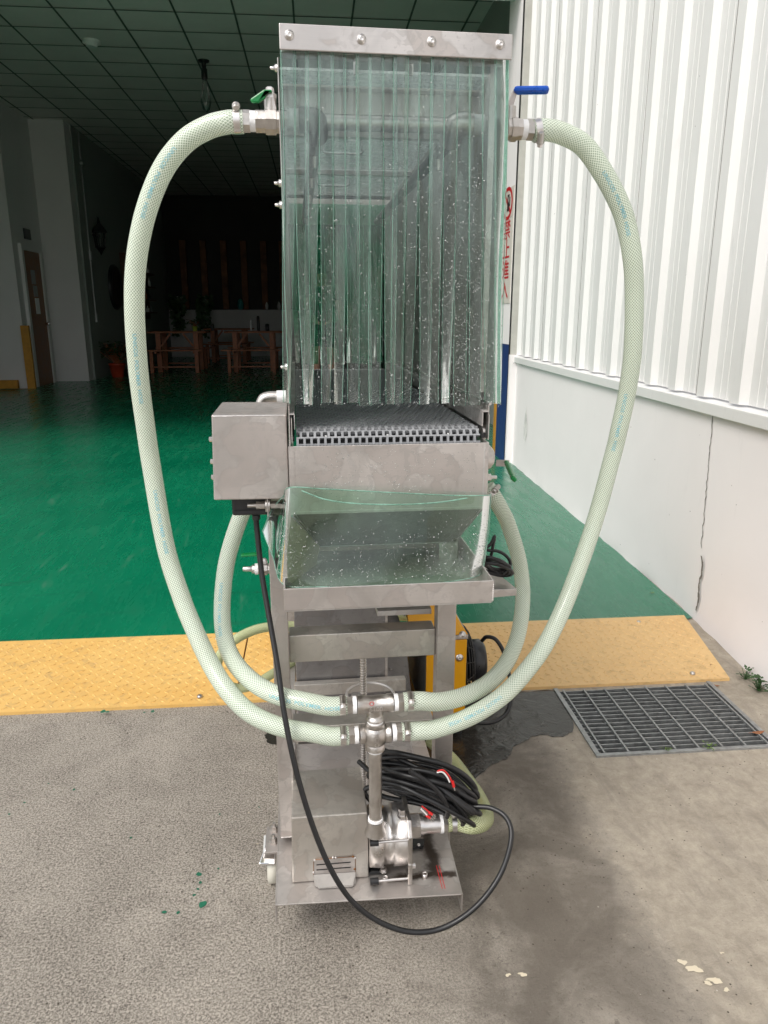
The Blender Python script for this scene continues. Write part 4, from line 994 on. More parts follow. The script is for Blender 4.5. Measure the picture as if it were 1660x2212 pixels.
# ---- bearing flange + valve on the right side
bx0 = FX1
fl = part(MB().lathe((bx0, 1.69, 1.272), (bx0+.012, 1.69, 1.272), [(0, .042), (.8, .042), (1, .038)], 24), 'bearing_flange', CA)
part(MB().lathe((bx0+.012, 1.69, 1.272), (bx0+.034, 1.69, 1.272), [(0, .03), (.6, .028), (1, .018)], 24), 'bearing_hub', CA, parent=fl)
part(MB().ball((bx0+.008, 1.69, 1.332), .02, .5, 1, 1), 'flange_ear', CA, parent=fl)
part(MB().ball((bx0+.008, 1.69, 1.218), .02, .5, 1, 1), 'flange_ear', CA, parent=fl)
part(MB().lathe((bx0+.013, 1.69, 1.222), (bx0+.045, 1.69, 1.222), [(0, .012), (.15, .012), (.16, .009), (.55, .009), (.56, .0045), (1, .0045)], 6, False), 'bolt', M['bright'], parent=fl)
def xyz(u, v, Y): return P(u, v, Y=Y)
m = MB(); m.bar(xyz(1072, 1000, 1.95), xyz(1100, 1001, 1.95), .018, .004, (0, 1, 0)); lev = part(m, 'valve_lever', ST)
m = MB(); h0, h1 = xyz(1095, 999, 1.93), xyz(1111, 1036, 1.80)
m.bar(h0, h1, .017, .012, (.3, -1, .3)); part(m, 'valve_grip', M['greenh'], .003, parent=lev)
part(MB().cyl((bx0, 1.97, P(1072, 1000, Y=1.95).z), (bx0+.05, 1.97, P(1072, 1000, Y=1.95).z), .018, n=16), 'valve_body', CA)

# ---- hood: side walls, clear covers, header bars, spray pipes
HX0, HX1, HY0, HY1 = -.018, .432, 1.69, 3.47
part(MB().box(HX0-.002, HY0, 1.403, HX0, HY1, 2.10), 'hood_side', SD)
part(MB().box(HX1, HY0, 1.408, HX1+.002, HY1, 2.10), 'hood_side', SD)
part(MB().box(HX1-.012, HY0-.004, 1.425, HX1+.001, HY0-.001, 2.10), 'side_edge', ST)
part(MB().box(HX0-.002, HY1, 1.98, HX1, HY1+.003, 2.085), 'end_header', ST)
for k, (ya, yb) in enumerate(((1.75, 2.27), (2.30, 2.85), (2.88, 3.44))):
    cv = part(MB().box(HX0+.002, ya, 2.095, HX1-.002, yb, 2.100), 'clear_cover', M['acrylic'])
    hx = .12+(.0 if k == 0 else -.03)
    if k == 0: pa_, pb_ = P(770, 150, Z=2.094), P(887, 150, Z=2.094)
    yh = ya+.12; w_ = .115
    x0_ = {0: .135, 1: .10, 2: .10}[k]
    pts = cat([(x0_, yh, 2.094), (x0_, yh, 2.072), (x0_+.01, yh-.002, 2.066), (x0_+w_*.5, yh-.003, 2.066), (x0_+w_-.01, yh-.002, 2.066), (x0_+w_, yh, 2.072), (x0_+w_, yh, 2.094)], 5)
    part(MB().tube(pts, .004, 8), 'cover_handle', M['chrome'], parent=cv)
for y in (2.285, 2.865): part(MB().box(HX0+.001, y-.014, 2.080, HX1-.001, y+.014, 2.094), 'cover_rail', ST)
hh = [P(770, 160, Y=1.712), P(770, 135, Y=1.712), P(773, 120, Y=1.712), P(785, 113, Y=1.712), P(825, 114, Y=1.712), P(868, 117, Y=1.712), P(882, 124, Y=1.712), P(887, 138, Y=1.712), P(887, 163, Y=1.712)]
part(MB().tube(cat(hh, 5), .0058, 8), 'header_handle', M['bright'])
# light baffle under the front rail
b0_, b1_ = P(645, 190, Y=1.80).z, P(645, 252, Y=1.80).z
part(MB().box(HX0+.003, 1.80, b1_, HX1-.003, 1.803, b0_), 'baffle', ST)
part(MB().box(HX0+.003, 1.77, b0_-.004, HX1-.003, 1.799, b0_), 'baffle_flange', ST)
# top clamp bar and bolts
zt0, zt1 = P(605, 100, Y=1.64).z, P(605, 54, Y=1.64).z
tb = part(MB().hexa([(-.014, 1.640, 2.099), (.452, 1.640, 2.097), (.452, 1.644, 2.097), (-.014, 1.644, 2.099), (-.014, 1.640, 2.145), (.452, 1.640, 2.143), (.452, 1.644, 2.143), (-.014, 1.644, 2.145)]), 'clamp_bar', ST, .0012)
part(MB().box(-.012, 1.660, 2.10, .450, 1.700, 2.144), 'clamp_bar_backing', ST, .0012)
for u, v in ((625, 75), (781, 84), (933, 89), (1081, 95)):
    p = P(u, v, Y=1.640); screw(p, (0, -.006, 0), .0072, parent=tb)
for v, z in ((160, 0), (402, 0), (448, 0), (790, 0)):
    p = P(606, v, Y=1.8); part(MB().lathe((HX0-.002, 1.76, p.z), (HX0-.018, 1.76, p.z), [(0, .008), (.4, .008), (.41, .005), (1, .003)], 10), 'bolt', M['bright'])
# manifold pipe with elbows and two spray bars running back
YM = 1.755; zp = P(800, 263, Y=YM).z
part(MB().cyl((P(700, 262, Y=YM).x, YM+.012, zp), (P(968, 262, Y=YM).x, YM+.012, zp), .0165, n=20), 'manifold_pipe', CA)
for (u, s_) in ((683, 1), (985, -1)):
    x = P(u, 262, Y=YM).x; dm_ = M['dcast'] if s_ > 0 else CA
    part(MB().tube(cat([(x-s_*.036, YM, zp), (x-s_*.014, YM, zp), (x, YM+.006, zp-.003), (x+.001*s_, YM+.03, zp-.012), (x+.001*s_, YM+.05, zp-.02)], 6), .026, 18), 'pipe_elbow', dm_)
    part(MB().cyl((x, YM+.045, zp-.02), (x, 3.35, zp-.02), .016, n=14), 'spray_bar', M['dcast'])
    part(MB().cyl((x-s_*.037, YM, zp), (x-s_*.062, YM, zp), .0215, n=18), 'thread_tape', M['tape'])
    part(MB().cyl((x-s_*.062, YM, zp), (HX0 if s_ > 0 else HX1, YM, zp), .018, n=18), 'pipe_nipple', CA)
    for k in range(5):
        part(MB().cyl((x, 1.95+k*.30, zp-.034), (x, 1.95+k*.30, zp-.06), .009, .006, n=10), 'spray_nozzle', M['bright'])

# ---- strip curtains
def ribbon(m, top, bot, wt_, wb, tw0, tw1, seed, th=.0022, n=26, edge=None):
    rr = random.Random(seed); f1, f2, a1, a2 = rr.uniform(0, 6), rr.uniform(0, 6), rr.uniform(.0015, .0042), rr.uniform(.0015, .0035)
    L = []
    for i in range(n+1):
        t = i/n; c = Vector(top).lerp(Vector(bot), t)
        c += Vector((a1*math.sin(f1+4*t)*t, a2*math.sin(f2+5*t)*t*1.5, 0))
        w_ = (wt_+(wb-wt_)*t)/2; tw = tw0+(tw1-tw0)*t**1.4
        d = Vector((math.cos(tw), math.sin(tw), 0)); nn = Vector((-d.y, d.x, 0))*th/2
        # slight cross bow
        L.append((c-d*w_, c+d*w_, nn, c+Vector((0, -.0032*math.sin(f1+3*t), 0))))
    vs = []; fs = []
    for (l, r, nn, c) in L: vs += [l-nn, c-nn, r-nn, r+nn, c+nn, l+nn]
    for i in range(n):
        o = i*6; p = o+6
        for a, b in ((0, 1), (1, 2), (3, 4), (4, 5)): fs.append((o+a, o+b, p+b, p+a))
    m.add(vs, fs, True); m.cur = 1
    fs = []
    for i in range(n):
        o = i*6; p = o+6
        for a, b in ((2, 3), (5, 0)): fs.append((o+a, o+b, p+b, p+a))
    e = n*6; fs.append((e, e+1, e+4, e+5)); fs.append((e+1, e+2, e+3, e+4)); m.add(vs, fs, False)
    # thin cut-edge rim that catches the light, slightly proud
    for side in (0, 1):
        pts = [(x[side]) for x in L]; m.tube([Vector(p) for p in pts], .0007, 5)
    m.cur = 0
    return m
bots = [(660, 672), (698, 716), (706, 724), (744, 765), (775, 790), (802, 828), (829, 855), (856, 882), (897, 913), (905, 932), (925, 948), (966, 990), (991, 1009), (1021, 1041), (1050, 1077), (1082, 1109), (1120, 1138), (1143, 1160)]
rr = random.Random(21)
for k in range(18):
    x0_, x1_ = (650+29*k)/1.0687, (650+29*(k+1)+3)/1.0687
    Yk = 1.652+.0028*(k % 3)
    top = (P((x0_+x1_)/2, 90, Y=Yk)); top.z = 2.142
    b0u, b1u = bots[k]; b0u /= 1.0687; b1u /= 1.0687
    bot = P((b0u+b1u)/2, 872+rr.uniform(-3, 4), Y=1.658+rr.uniform(-.004, .010))
    wpx = P(b1u, 870, Y=1.655).x-P(b0u, 870, Y=1.655).x
    w0 = .0285; w0 = wpx*.45+w0*.55; tw = min(.75, math.acos(max(.25, min(1, wpx/w0))))*(1 if k % 2 else -1)
    m = ribbon(MB(), top, bot, .0305, w0, rr.uniform(-.08, .08), tw, 100+k)
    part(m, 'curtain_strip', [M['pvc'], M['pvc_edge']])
# clear side sheets, left and right, wrapping the hood opening
for s_, ut, ub in ((-1, 606, 624), (1, 1099, 1079)):
    m = MB(); n = 16; L = []
    for i in range(n+1):
        t = i/n; v = 100+(872-100)*t; u = ut+(ub-ut)*t+3*math.sin(t*7)
        p = P(u, v, Y=1.652); q = p+Vector((-s_*.028, .004, 0)) ; r_ = p+Vector((-s_*.002, .05, 0))
        L.append((q, p, r_))
    vs = [x for l in L for x in l]; fs = []
    for i in range(n):
        for a in (0, 1): fs.append((3*i+a, 3*i+a+1, 3*i+a+4, 3*i+a+3))
    m.add(vs, fs, True); m.cur = 1; m.tube([Vector(l[1]) for l in L], .0008, 6); m.cur = 0
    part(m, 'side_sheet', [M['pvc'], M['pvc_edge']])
# rear curtain
rr = random.Random(5)
for k in range(15):
    x = .004+k*.0292
    top = Vector((x, 3.44+.004*(k % 2), 2.06)); bot = Vector((x+rr.uniform(-.006, .006), 3.44+rr.uniform(-.01, .01), 1.382+rr.uniform(-.006, .006)))
    m = ribbon(MB(), top, bot, .030, .028, rr.uniform(-.1, .1), rr.choice((-1, 1))*rr.uniform(.2, 1.15), 300+k, n=12)
    part(m, 'rear_curtain_strip', [M['pvc_rear'], M['pvc_edge']])

# ---- PVC skirt below the front plate
topc = [P(588, 1098, Y=1.74), P(612, 1072, Y=1.66), P(626, 1053, Y=1.592), P(700, 1056, Y=1.588), P(850, 1064, Y=1.582), P(980, 1070, Y=1.584), P(1052, 1070, Y=1.592), P(1060, 1066, Y=1.66)]
botc = [P(568, 1148, Y=1.74), P(590, 1205, Y=1.68), P(612, 1262, Y=1.575), P(690, 1268, Y=1.545), P(850, 1266, Y=1.530), P(975, 1256, Y=1.545), P(1032, 1244, Y=1.575), P(1044, 1228, Y=1.66)]
ta, ba = cat(topc, 6), cat(botc, 6); m = MB(); n = len(ta); R_ = 14; vs = []; fs = []
for j in range(R_+1):
    t = j/R_
    for i in range(n):
        p = ta[i].lerp(ba[i], t); p.y += .010*math.sin(math.pi*t)*math.sin(i*.42); vs.append(p)
for j in range(R_):
    for i in range(n-1): fs.append((j*n+i, j*n+i+1, (j+1)*n+i+1, (j+1)*n+i))
m.add(vs, fs, True); m.cur = 1
m.tube(ta, .0014, 6); m.tube(cat([P(652, 1060, Y=1.583), P(700, 1078, Y=1.577), P(760, 1087, Y=1.574), P(850, 1090, Y=1.572), P(940, 1086, Y=1.574), P(1010, 1076, Y=1.580)], 6), .0016, 6); m.tube([vs[j*n] for j in range(R_+1)], .0022, 6); m.tube([vs[j*n+n-1] for j in range(R_+1)], .003, 6); m.tube(ba, .0011, 6); m.cur = 0  # sagging middle tube draws the bright highlight along the fold
part(m, 'splash_skirt', [M['pvc_skirt'], M['pvc_edge']])
SK = (ta, ba)

# ---- shelf plate on the right
zs = .93
ys_ = 1.85; zt_s, zb_s, xs_ = P(1090, 1273, Y=ys_).z, P(1090, 1291, Y=ys_).z, P(1117, 1280, Y=ys_).x
shelf = part(MB().hexa([(.405, ys_, zb_s-.004), (xs_, ys_, zb_s+.004), (xs_-.03, ys_+.2, zb_s+.004), (.405, ys_+.2, zb_s), (.405, ys_, zt_s), (xs_, ys_, zt_s), (xs_-.03, ys_+.2, zt_s), (.405, ys_+.2, zt_s)]), 'side_shelf', ST, .001)

# ---- lead screw with nut and hand wheel behind the tee
sx_ = P(785, 1430, Y=2.0).x
zsn, zsb = P(785, 1432, Y=2.0).z, .30
ls = part(MB().cyl((sx_, 2.0, .16), (sx_, 2.0, .70), .0085, n=16), 'lead_screw', M['cast'])
m = MB(); L = .50; turns = 60; pts = [Vector((sx_+.009*math.cos(6.283*turns*i/720), 2.0+.009*math.sin(6.283*turns*i/720), .18+L*i/720)) for i in range(721)]
m.tube(pts, .0016, 4); part(m, 'screw_thread', M['bright'], parent=ls)
part(MB().hexn((sx_, 2.0, .665), (sx_, 2.0, .70), .021), 'screw_nut', CA, parent=ls)
part(MB().hexa([(.10, 1.90, .47), (.13, 1.90, .47), (.17, 2.05, .47), (.14, 2.05, .47), (.10, 1.90, .476), (.13, 1.90, .476), (.17, 2.05, .476), (.14, 2.05, .476)]), 'screw_bracket', ST)
wc = P(800, 1500, Y=2.1)
part(MB().tube([Vector((wc.x+.075*math.cos(i*.2618), 2.1+.075*math.sin(i*.2618), wc.z)) for i in range(24)], .005, 6, True), 'hand_wheel', SD)

# ---- tee, cross and riser
YT = 1.62
T1, X1 = P(810, 1520, Y=YT), P(812, 1585, Y=YT); rx = (T1.x+X1.x)/2; T1.x = X1.x = rx
def fitting_run(c, L, r, name):
    f = part(MB().lathe(c-Vector((L, 0, 0)), c+Vector((L, 0, 0)), [(0, r), (.18, r), (.2, r*.9), (.8, r*.9), (.82, r), (1, r)], 24), name, CA); return f
tee = fitting_run(T1, .044, .023, 'tee_fitting')
part(MB().lathe(T1-Vector((0, 0, .012)), T1-Vector((0, 0, .044)), [(0, .023), (.4, .019), (.7, .019), (.72, .022), (1, .022)], 22), 'tee_branch', CA, parent=tee)
crs = part(MB().ball(X1, .0345, .95, .92, 1.05, 28, 16), 'cross_fitting', CA)
part(MB().lathe(X1-Vector((.038, 0, 0)), X1+Vector((.038, 0, 0)), [(0, .024), (.15, .024), (.17, .021), (.83, .021), (.85, .024), (1, .024)], 24), 'cross_arms', CA, parent=crs)
part(MB().lathe(X1-Vector((0, 0, .042)), X1+Vector((0, 0, .034)), [(0, .024), (.2, .024), (.25, .021), (.8, .021), (.84, .025), (1, .025)], 24), 'cross_stem', CA, parent=crs)
part(MB().cyl((rx, YT, X1.z+.034), (rx, YT, X1.z+.039), .0205, n=22), 'thread_tape', M['tape'])
part(MB().hexn((rx, YT, X1.z+.039), (rx, YT, T1.z-.043), .021), 'nipple_nut', CA)
part(MB().cyl((rx, YT, X1.z-.048), (rx, YT, X1.z-.042), .0195, n=22), 'thread_tape', M['tape'])
part(MB().cyl((rx, YT, .352), (rx, YT, X1.z-.048), .0165, n=24), 'riser_pipe', CA)
part(MB().cyl((rx, YT+.0, .345), (rx, YT, .352), .0195, n=22), 'thread_tape', M['tape'])
part(MB().lathe((rx, YT+.005, .305), (rx, YT, .345), [(0, .028), (.5, .022), (1, .021)], 24), 'pump_outlet', CA)
def emboss(body, c, size, parent, rot=0):
    vs, fs = text_mb(body, size); m = MB(); cr, srn = math.cos(rot), math.sin(rot)
    rad = c[3]
    pts = []
    for v in vs:
        x, z = v.x*cr-v.y*srn, v.x*srn+v.y*cr
        yy = c[1]-math.sqrt(max(1e-9, rad*rad-z*z)) if rot == 0 else c[1]-math.sqrt(max(1e-9, rad*rad-x*x))
        pts.append((c[0]+x, yy-.0008, c[2]+z))
    m.add(pts, fs); part(m, 'cast_lettering', M['bright'], parent=parent)
emboss('6100', (rx, YT, T1.z-.004, .0215), .017, tee)
emboss('SCIO', (rx, YT, X1.z, .0335), .016, crs, -math.pi/2)
m = MB(); m.tube([Vector((rx-.010+.005*math.cos(i*.524), YT-.0205+.001*abs(math.sin(i*.524)), T1.z+.011+.005*math.sin(i*.524))) for i in range(12)], .0008, 4, True)
part(m, 'red_mark', M['red'], parent=tee)

# ---- hoses, clamps, end fittings
HR = .0232
def clamp(c, ax, r, up, seed=0):
    c, ax, up = Vector(c), Vector(ax).normalized(), Vector(up).normalized()
    k = part(MB().lathe(c-ax*.007, c+ax*.007, [(0, r+.0012), (1, r+.0012)], 28, True, False), 'hose_clamp', M['bright'])
    hb = c+up*(r+.005); sd_ = ax.cross(up)
    part(MB().lathe(hb-sd_*.013, hb+sd_*.012, [(0, .005), (.1, .0075), (.85, .0075), (.9, .009), (1, .009)], 12), 'clamp_screw', M['cast'], parent=k)
    part(MB().lathe(hb+sd_*.012, hb+sd_*.020, [(0, .0065), (1, .0065)], 6, False), 'screw_head', M['bright'], parent=k)
def end_fit(c, ax, r=HR*.82, s_=1):      # hex + tape between hose end and fitting, outward along ax
    c, ax = Vector(c), Vector(ax).normalized()
    part(MB().hexn(c, c+ax*.014, r*1.22), 'hose_barb_hex', CA)
    part(MB().cyl(c+ax*.014, c+ax*.024, r*1.13, n=20), 'thread_tape', M['tape'])
def hose(pts, r, mt, name='braided_hose', n=22, step=8): 
    c = cat(pts, step); o = part(MB().tube(c, r, n), name, mt); return o, c
def printed(c, r, starts, par, size=.0125, body='UNICOS  POLYMER  HOSE', flip=False, ang=0, reach=.0):
    # text laid on the hose surface on the side facing the yard
    Ls = [0]
    for a, b in zip(c[:-1], c[1:]): Ls.append(Ls[-1]+(b-a).length)
    T, N, B = frames(c); vs, fs = text_mb(body, size, align='LEFT')
    for s0 in starts:
        s0 = s0*Ls[-1]; m = MB(); out = []
        for v in vs:
            s_ = min(max(s0+(v.x if not flip else -v.x)*1.15, 0), Ls[-1]-1e-5)
            i = max(j for j in range(len(Ls)) if Ls[j] <= s_); i = min(i, len(c)-2)
            t = (s_-Ls[i])/max(1e-9, Ls[i+1]-Ls[i]); p = c[i].lerp(c[i+1], t); tg = T[i].lerp(T[i+1], t).normalized()
            view = (Vector((-.2, -1, .25))-tg*Vector((-.2, -1, .25)).dot(tg)).normalized(); side = view.cross(tg)
            a = ang+(v.y if not flip else -v.y)/r
            out.append(p+(view*math.cos(a)+side*math.sin(a))*(r+.0006))
        m.add(out, fs); part(m, 'printed_lettering', M['print'], parent=par)
# left outer hose (top left valve -> cross)
L1 = [P(526, 263, Y=1.76), P(512, 263, Y=1.76), P(490, 264, Y=1.76), P(452, 274, Y=1.77), P(405, 301, Y=1.78), P(362, 350, Y=1.79), P(331, 412, Y=1.80), P(307, 490, Y=1.81), P(293, 580, Y=1.82), P(291, 680, Y=1.83), P(299, 800, Y=1.85), P(313, 910, Y=1.87), P(328, 1011, Y=1.88), P(358, 1180, Y=1.86), P(392, 1290, Y=1.83), P(420, 1360, Y=1.80), P(455, 1434, Y=1.76), P(492, 1492, Y=1.71), P(540, 1540, Y=1.67), P(605, 1570, Y=1.64), P(680, 1584, Y=1.625)]
L1.append(Vector((rx-.108, YT, X1.z))); L1.append(Vector((rx-.066, YT, X1.z)))
ho, c = hose(L1, HR, M['hose']); printed(c, HR, (.085, .31, .52), ho, ang=.30)
clamp(c[8], c[9]-c[7], HR, (0, -.4, 1)); 
xe = L1[-1].x; clamp((xe-.014, YT, X1.z), (1, 0, 0), HR, (0, -.6, .8)); end_fit((xe, YT, X1.z), (1, 0, 0))
# right outer hose
R1 = [P(1152, 283, Y=1.76), P(1178, 280, Y=1.76), P(1215, 288, Y=1.77), P(1262, 315, Y=1.78), P(1304, 374, Y=1.79), P(1334, 430, Y=1.80), P(1352, 478, Y=1.81), P(1366, 550, Y=1.82), P(1371, 628, Y=1.84), P(1368, 755, Y=1.87), P(1355, 850, Y=1.90), P(1337, 933, Y=1.92), P(1325, 982, Y=1.93), P(1283, 1134, Y=1.93), P(1229, 1286, Y=1.88), P(1185, 1381, Y=1.82), P(1145, 1440, Y=1.77), P(1090, 1500, Y=1.71), P(1020, 1546, Y=1.66), P(945, 1574, Y=1.63)]
R1.append(Vector((rx+.108, YT, X1.z))); R1.append(Vector((rx+.066, YT, X1.z)))
ho, c = hose(R1, HR, M['hose']); printed(c, HR, (.10, .38, .86), ho, ang=-.35, flip=False)
clamp(c[3], c[3]-c[0], HR, (.1, -1, -.9))
xe = R1[-1].x; clamp((xe+.012, YT, X1.z), (1, 0, 0), HR, (0, -.6, .8)); end_fit((xe, YT, X1.z), (-1, 0, 0))
# left inner hose
L2 = [P(562, 1040, Y=2.06), P(545, 1070, Y=2.05), P(520, 1116, Y=2.03), P(490, 1214, Y=2.00), P(480, 1316, Y=1.95), P(487, 1384, Y=1.88), P(508, 1432, Y=1.80), P(548, 1474, Y=1.72), P(600, 1502, Y=1.66), P(665, 1517, Y=1.63)]
L2.append(Vector((rx-.112, YT, T1.z))); L2.append(Vector((rx-.070, YT, T1.z)))
ho, c = hose(L2, HR, M['hose']); printed(c, HR, (.33, .80), ho, ang=0)
xe = L2[-1].x; clamp((xe-.010, YT, T1.z), (1, 0, 0), HR, (0, -.6, .8)); end_fit((xe, YT, T1.z), (1, 0, 0))
# right inner hose
R2 = [P(1052, 1052, Y=2.0), P(1064, 1068, Y=2.0), P(1080, 1095, Y=2.03), P(1099, 1134, Y=2.08), P(1122, 1210, Y=2.12), P(1130, 1286, Y=2.10), P(1122, 1362, Y=2.02), P(1100, 1422, Y=1.92), P(1062, 1470, Y=1.80), P(1008, 1502, Y=1.70), P(950, 1516, Y=1.64)]
R2.append(Vector((rx+.112, YT, T1.z))); R2.append(Vector((rx+.070, YT, T1.z)))
ho, c = hose(R2, HR, M['hose'])
clamp(c[6], c[6]-c[0], HR, (.6, -1, .8))
xe = R2[-1].x; clamp((xe+.016, YT, T1.z), (1, 0, 0), HR, (0, -.6, .8)); end_fit((xe, YT, T1.z), (-1, 0, 0))
# suction hose from the pump
pz = P(950, 1780, Y=1.68).z; PX = P(966, 1780, Y=1.68).x
S1_ = [Vector((PX, 1.68, pz)), Vector((PX+.03, 1.68, pz)), P(1018, 1783, Y=1.66), P(1042, 1778, Y=1.70), P(1050, 1762, Y=1.80), P(1034, 1722, Y=1.96), P(1006, 1680, Y=2.12), P(975, 1640, Y=2.27), P(930, 1600, Y=2.38)]
ho, c = hose(S1_, HR, M['hosey'], 'suction_hose')
clamp((PX+.018, 1.68, pz), (1, 0, 0), HR, (0, .3, 1))
# drain hose looping out behind on the left
D1 = [P(640, 1352, Y=2.75), P(592, 1353, Y=2.70), P(545, 1363, Y=2.66), P(500, 1388, Y=2.62), P(472, 1424, Y=2.62), P(474, 1462, Y=2.66), P(508, 1486, Y=2.70), P(548, 1480, Y=2.72), P(590, 1455, Y=2.78), P(640, 1425, Y=2.9)]
hose(D1, .0185, M['hosey'], 'drain_hose', 16)
hose([P(830, 1340, Y=3.3), P(865, 1333, Y=3.3), P(900, 1336, Y=3.3), P(960, 1345, Y=3.3)], .0185, M['hosey'], 'drain_hose', 14)

# ---- ball valves at the hood
def valve(xo, xi, zc, y, s_, grip, col):
    # s_=-1 left, +1 right; xo outer end at hose clamp, xi at hood wall
    L = abs(xi-xo); d = Vector((-s_, 0, 0)); o = Vector((xo, y, zc))
    part(MB().hexn(o, o+d*.014, .0225), 'hose_barb_hex', CA)
    part(MB().cyl(o+d*.014, o+d*.026, .0205, n=22), 'thread_tape', M['tape'])
    vb_ = part(MB().lathe(o+d*.026, o+d*L, [(0, .0225), (.35, .0225), (.36, .026), (.75, .026), (.76, .0225), (1, .0225)], 8, False), 'valve_body', CA)
    return vb_, o+d*(.026+(L-.026)*.55)
zc_ = P(560, 262, Y=1.76).z
vb_, st_ = valve(P(526, 262, Y=1.76).x, P(612, 262, Y=1.76).x, zc_, 1.76, -1, None, None)
part(MB().cyl(st_, st_+Vector((0, 0, .045)), .013, n=16), 'valve_stem', CA, parent=vb_)
part(MB().lathe(st_+Vector((0, 0, .045)), st_+Vector((0, 0, .066)), [(0, .014), (.4, .014), (.41, .010), (1, .008)], 6, False), 'stem_nut', M['bright'], parent=vb_)
def pxpoly(pxs, Y, th): return MB().poly([P(u, v, Y=Y) for u, v in pxs], (0, th, 0))
lv = part(pxpoly([(571, 197), (589, 197), (598, 236), (581, 246)], 1.748, .004), 'valve_lever', ST, .001)
part(pxpoly([(540, 213), (543, 221), (560, 221), (573, 212), (575, 198), (589, 199), (587, 192), (570, 192)], 1.738, .009), 'valve_grip', M['greenh'], .003, parent=lv)
zc2 = P(1120, 279, Y=1.76).z
vb_, st_ = valve(P(1151, 279, Y=1.76).x, P(1095, 279, Y=1.76).x, zc2, 1.76, 1, None, None)
sxp = P(1103, 250, Y=1.76).x; st_ = Vector((sxp, 1.76, zc2))
part(MB().cyl(st_, st_+Vector((0, 0, .045)), .012, n=16), 'valve_stem', CA, parent=vb_)
lv = part(pxpoly([(1108, 195), (1119, 197), (1106, 240), (1099, 240), (1098, 222)], 1.758, .004), 'valve_lever', ST, .0008)
part(MB().bar(P(1110, 195, Y=1.76), P(1187, 194, Y=1.74), .022, .0135, (0, .25, 1)), 'valve_grip', M['blueh'], .006, parent=lv)
# small valve on the left post
sv = P(582, 1228, Y=1.95)
vb_ = part(MB().lathe((XL, 1.95, sv.z), P(556, 1229, Y=1.95), [(0, .015), (.3, .015), (.32, .019), (.7, .019), (.72, .015), (1, .015)], 8, False), 'valve_body', CA)
part(MB().cyl(P(558, 1229, Y=1.95), P(551, 1229, Y=1.95), .0155, n=16), 'thread_tape', M['tape'], parent=vb_)
part(MB().lathe(P(551, 1229, Y=1.95), P(525, 1229, Y=1.95), [(0, .012), (.25, .012), (.26, .0075), (1, .0065)], 14), 'hose_nipple', M['bright'], parent=vb_)
part(MB().lathe(P(571, 1216, Y=1.95), P(571, 1206, Y=1.95), [(0, .010), (.5, .009), (1, .005)], 6, False), 'stem_nut', M['bright'], parent=vb_)
part(MB().bar(P(521, 1199, Y=1.95), P(557, 1197, Y=1.95), .02, .006), 'valve_grip', M['greenh'], .002, parent=vb_)

# ---- pump cover and pump
q0, q1 = P(632, 1908, Z=bz+.001), P(797, 1895, Z=bz+.001)
zt_ = .352
m = MB().hexa([q0, q1, (q1.x, 1.845, bz+.001), (q0.x, 1.845, bz+.001), (q0.x+.004, q0.y-.002, zt_), (q1.x-.002, q1.y-.002, zt_), (q1.x-.002, 1.845, zt_), (q0.x+.004, 1.845, zt_)])
pc = part(m, 'pump_cover', M['steelh'], .002)
y_ = q0.y-.0035
def ZX(u, v, Y=y_): return P(u, v, Y=Y)
def plate(pts, y, th=.002): return MB().poly([(p.x, y, p.z) for p in pts], (0, th, 0))
br = part(plate([ZX(678, 1862), ZX(682, 1857), ZX(764, 1851), ZX(768, 1855), ZX(768, 1884), ZX(678, 1890)], y_), 'mounting_bracket', ST, parent=pc)
part(MB().poly([P(678, 1890, Y=y_-.001), P(768, 1884, Y=y_-.001), P(768, 1908, Z=bz+.004), P(762, 1915, Z=bz+.004), P(690, 1919, Z=bz+.004), P(680, 1912, Z=bz+.004)], (0, 0, -.002)), 'bracket_foot', M['matte'], parent=pc)
for (u0, v0, u1, v1) in ((684, 1869, 758, 1863), (684, 1880, 758, 1874)):
    part(MB().bar(P(u0, v0, Y=y_-.0006), P(u1, v1, Y=y_-.0006), .0012, .0022, (0, 0, 1)), 'slot', M['dark'], parent=pc)
part(MB().bar(P(684, 1903, Z=bz+.0046), P(758, 1897, Z=bz+.0046), .003, .001, (0, 0, 1)), 'slot', M['copper'], parent=pc)
part(MB().tube([P(u, v, Y=y_-.0005) for u, v in ((678, 1890), (678, 1862), (683, 1857), (764, 1851), (768, 1856), (768, 1884))], .0009, 5), 'weld_line', M['copper'], parent=pc)
for (u, v) in ((680, 1859), (720, 1853), (726, 1853), (763, 1851), (768, 1854), (767, 1878), (678, 1885)):
    part(MB().ball(P(u, v, Y=y_-.001), .003, 1.2, .6, 1, 8, 5), 'weld_bead', M['copper'] if u % 2 else M['bright'], parent=pc)
part(MB().lathe(P(714, 1901, Z=bz+.004), P(714, 1901, Z=bz+.004)+Vector((0, 0, .009)), [(0, .010), (.25, .010), (.26, .007), (1, .007)], 6, False), 'bolt', M['bright'], parent=pc)
px0 = q1.x+.001; PY = 1.69
xf = P(872, 1808, Y=PY).x
pu = part(MB().lathe((px0, PY, .243), (xf, PY, .243), [(0, .062), (.02, .078), (.38, .082), (.385, .079), (.40, .074), (.66, .074), (.665, .080), (1, .080)], 40), 'pump', M['bright'])
part(MB().poly([(xf, PY+y, .243+z) for y, z in ((-.085, -.06), (-.085, .05), (-.06, .085), (.06, .085), (.085, .06), (.085, -.06), (.06, -.085), (-.06, -.085))], (.012, 0, 0)), 'pump_flange', CA, .002, parent=pu)
part(MB().box(xf, PY-.088, .150, xf+.012, PY-.070, .215), 'flange_lug', CA, .002, parent=pu)
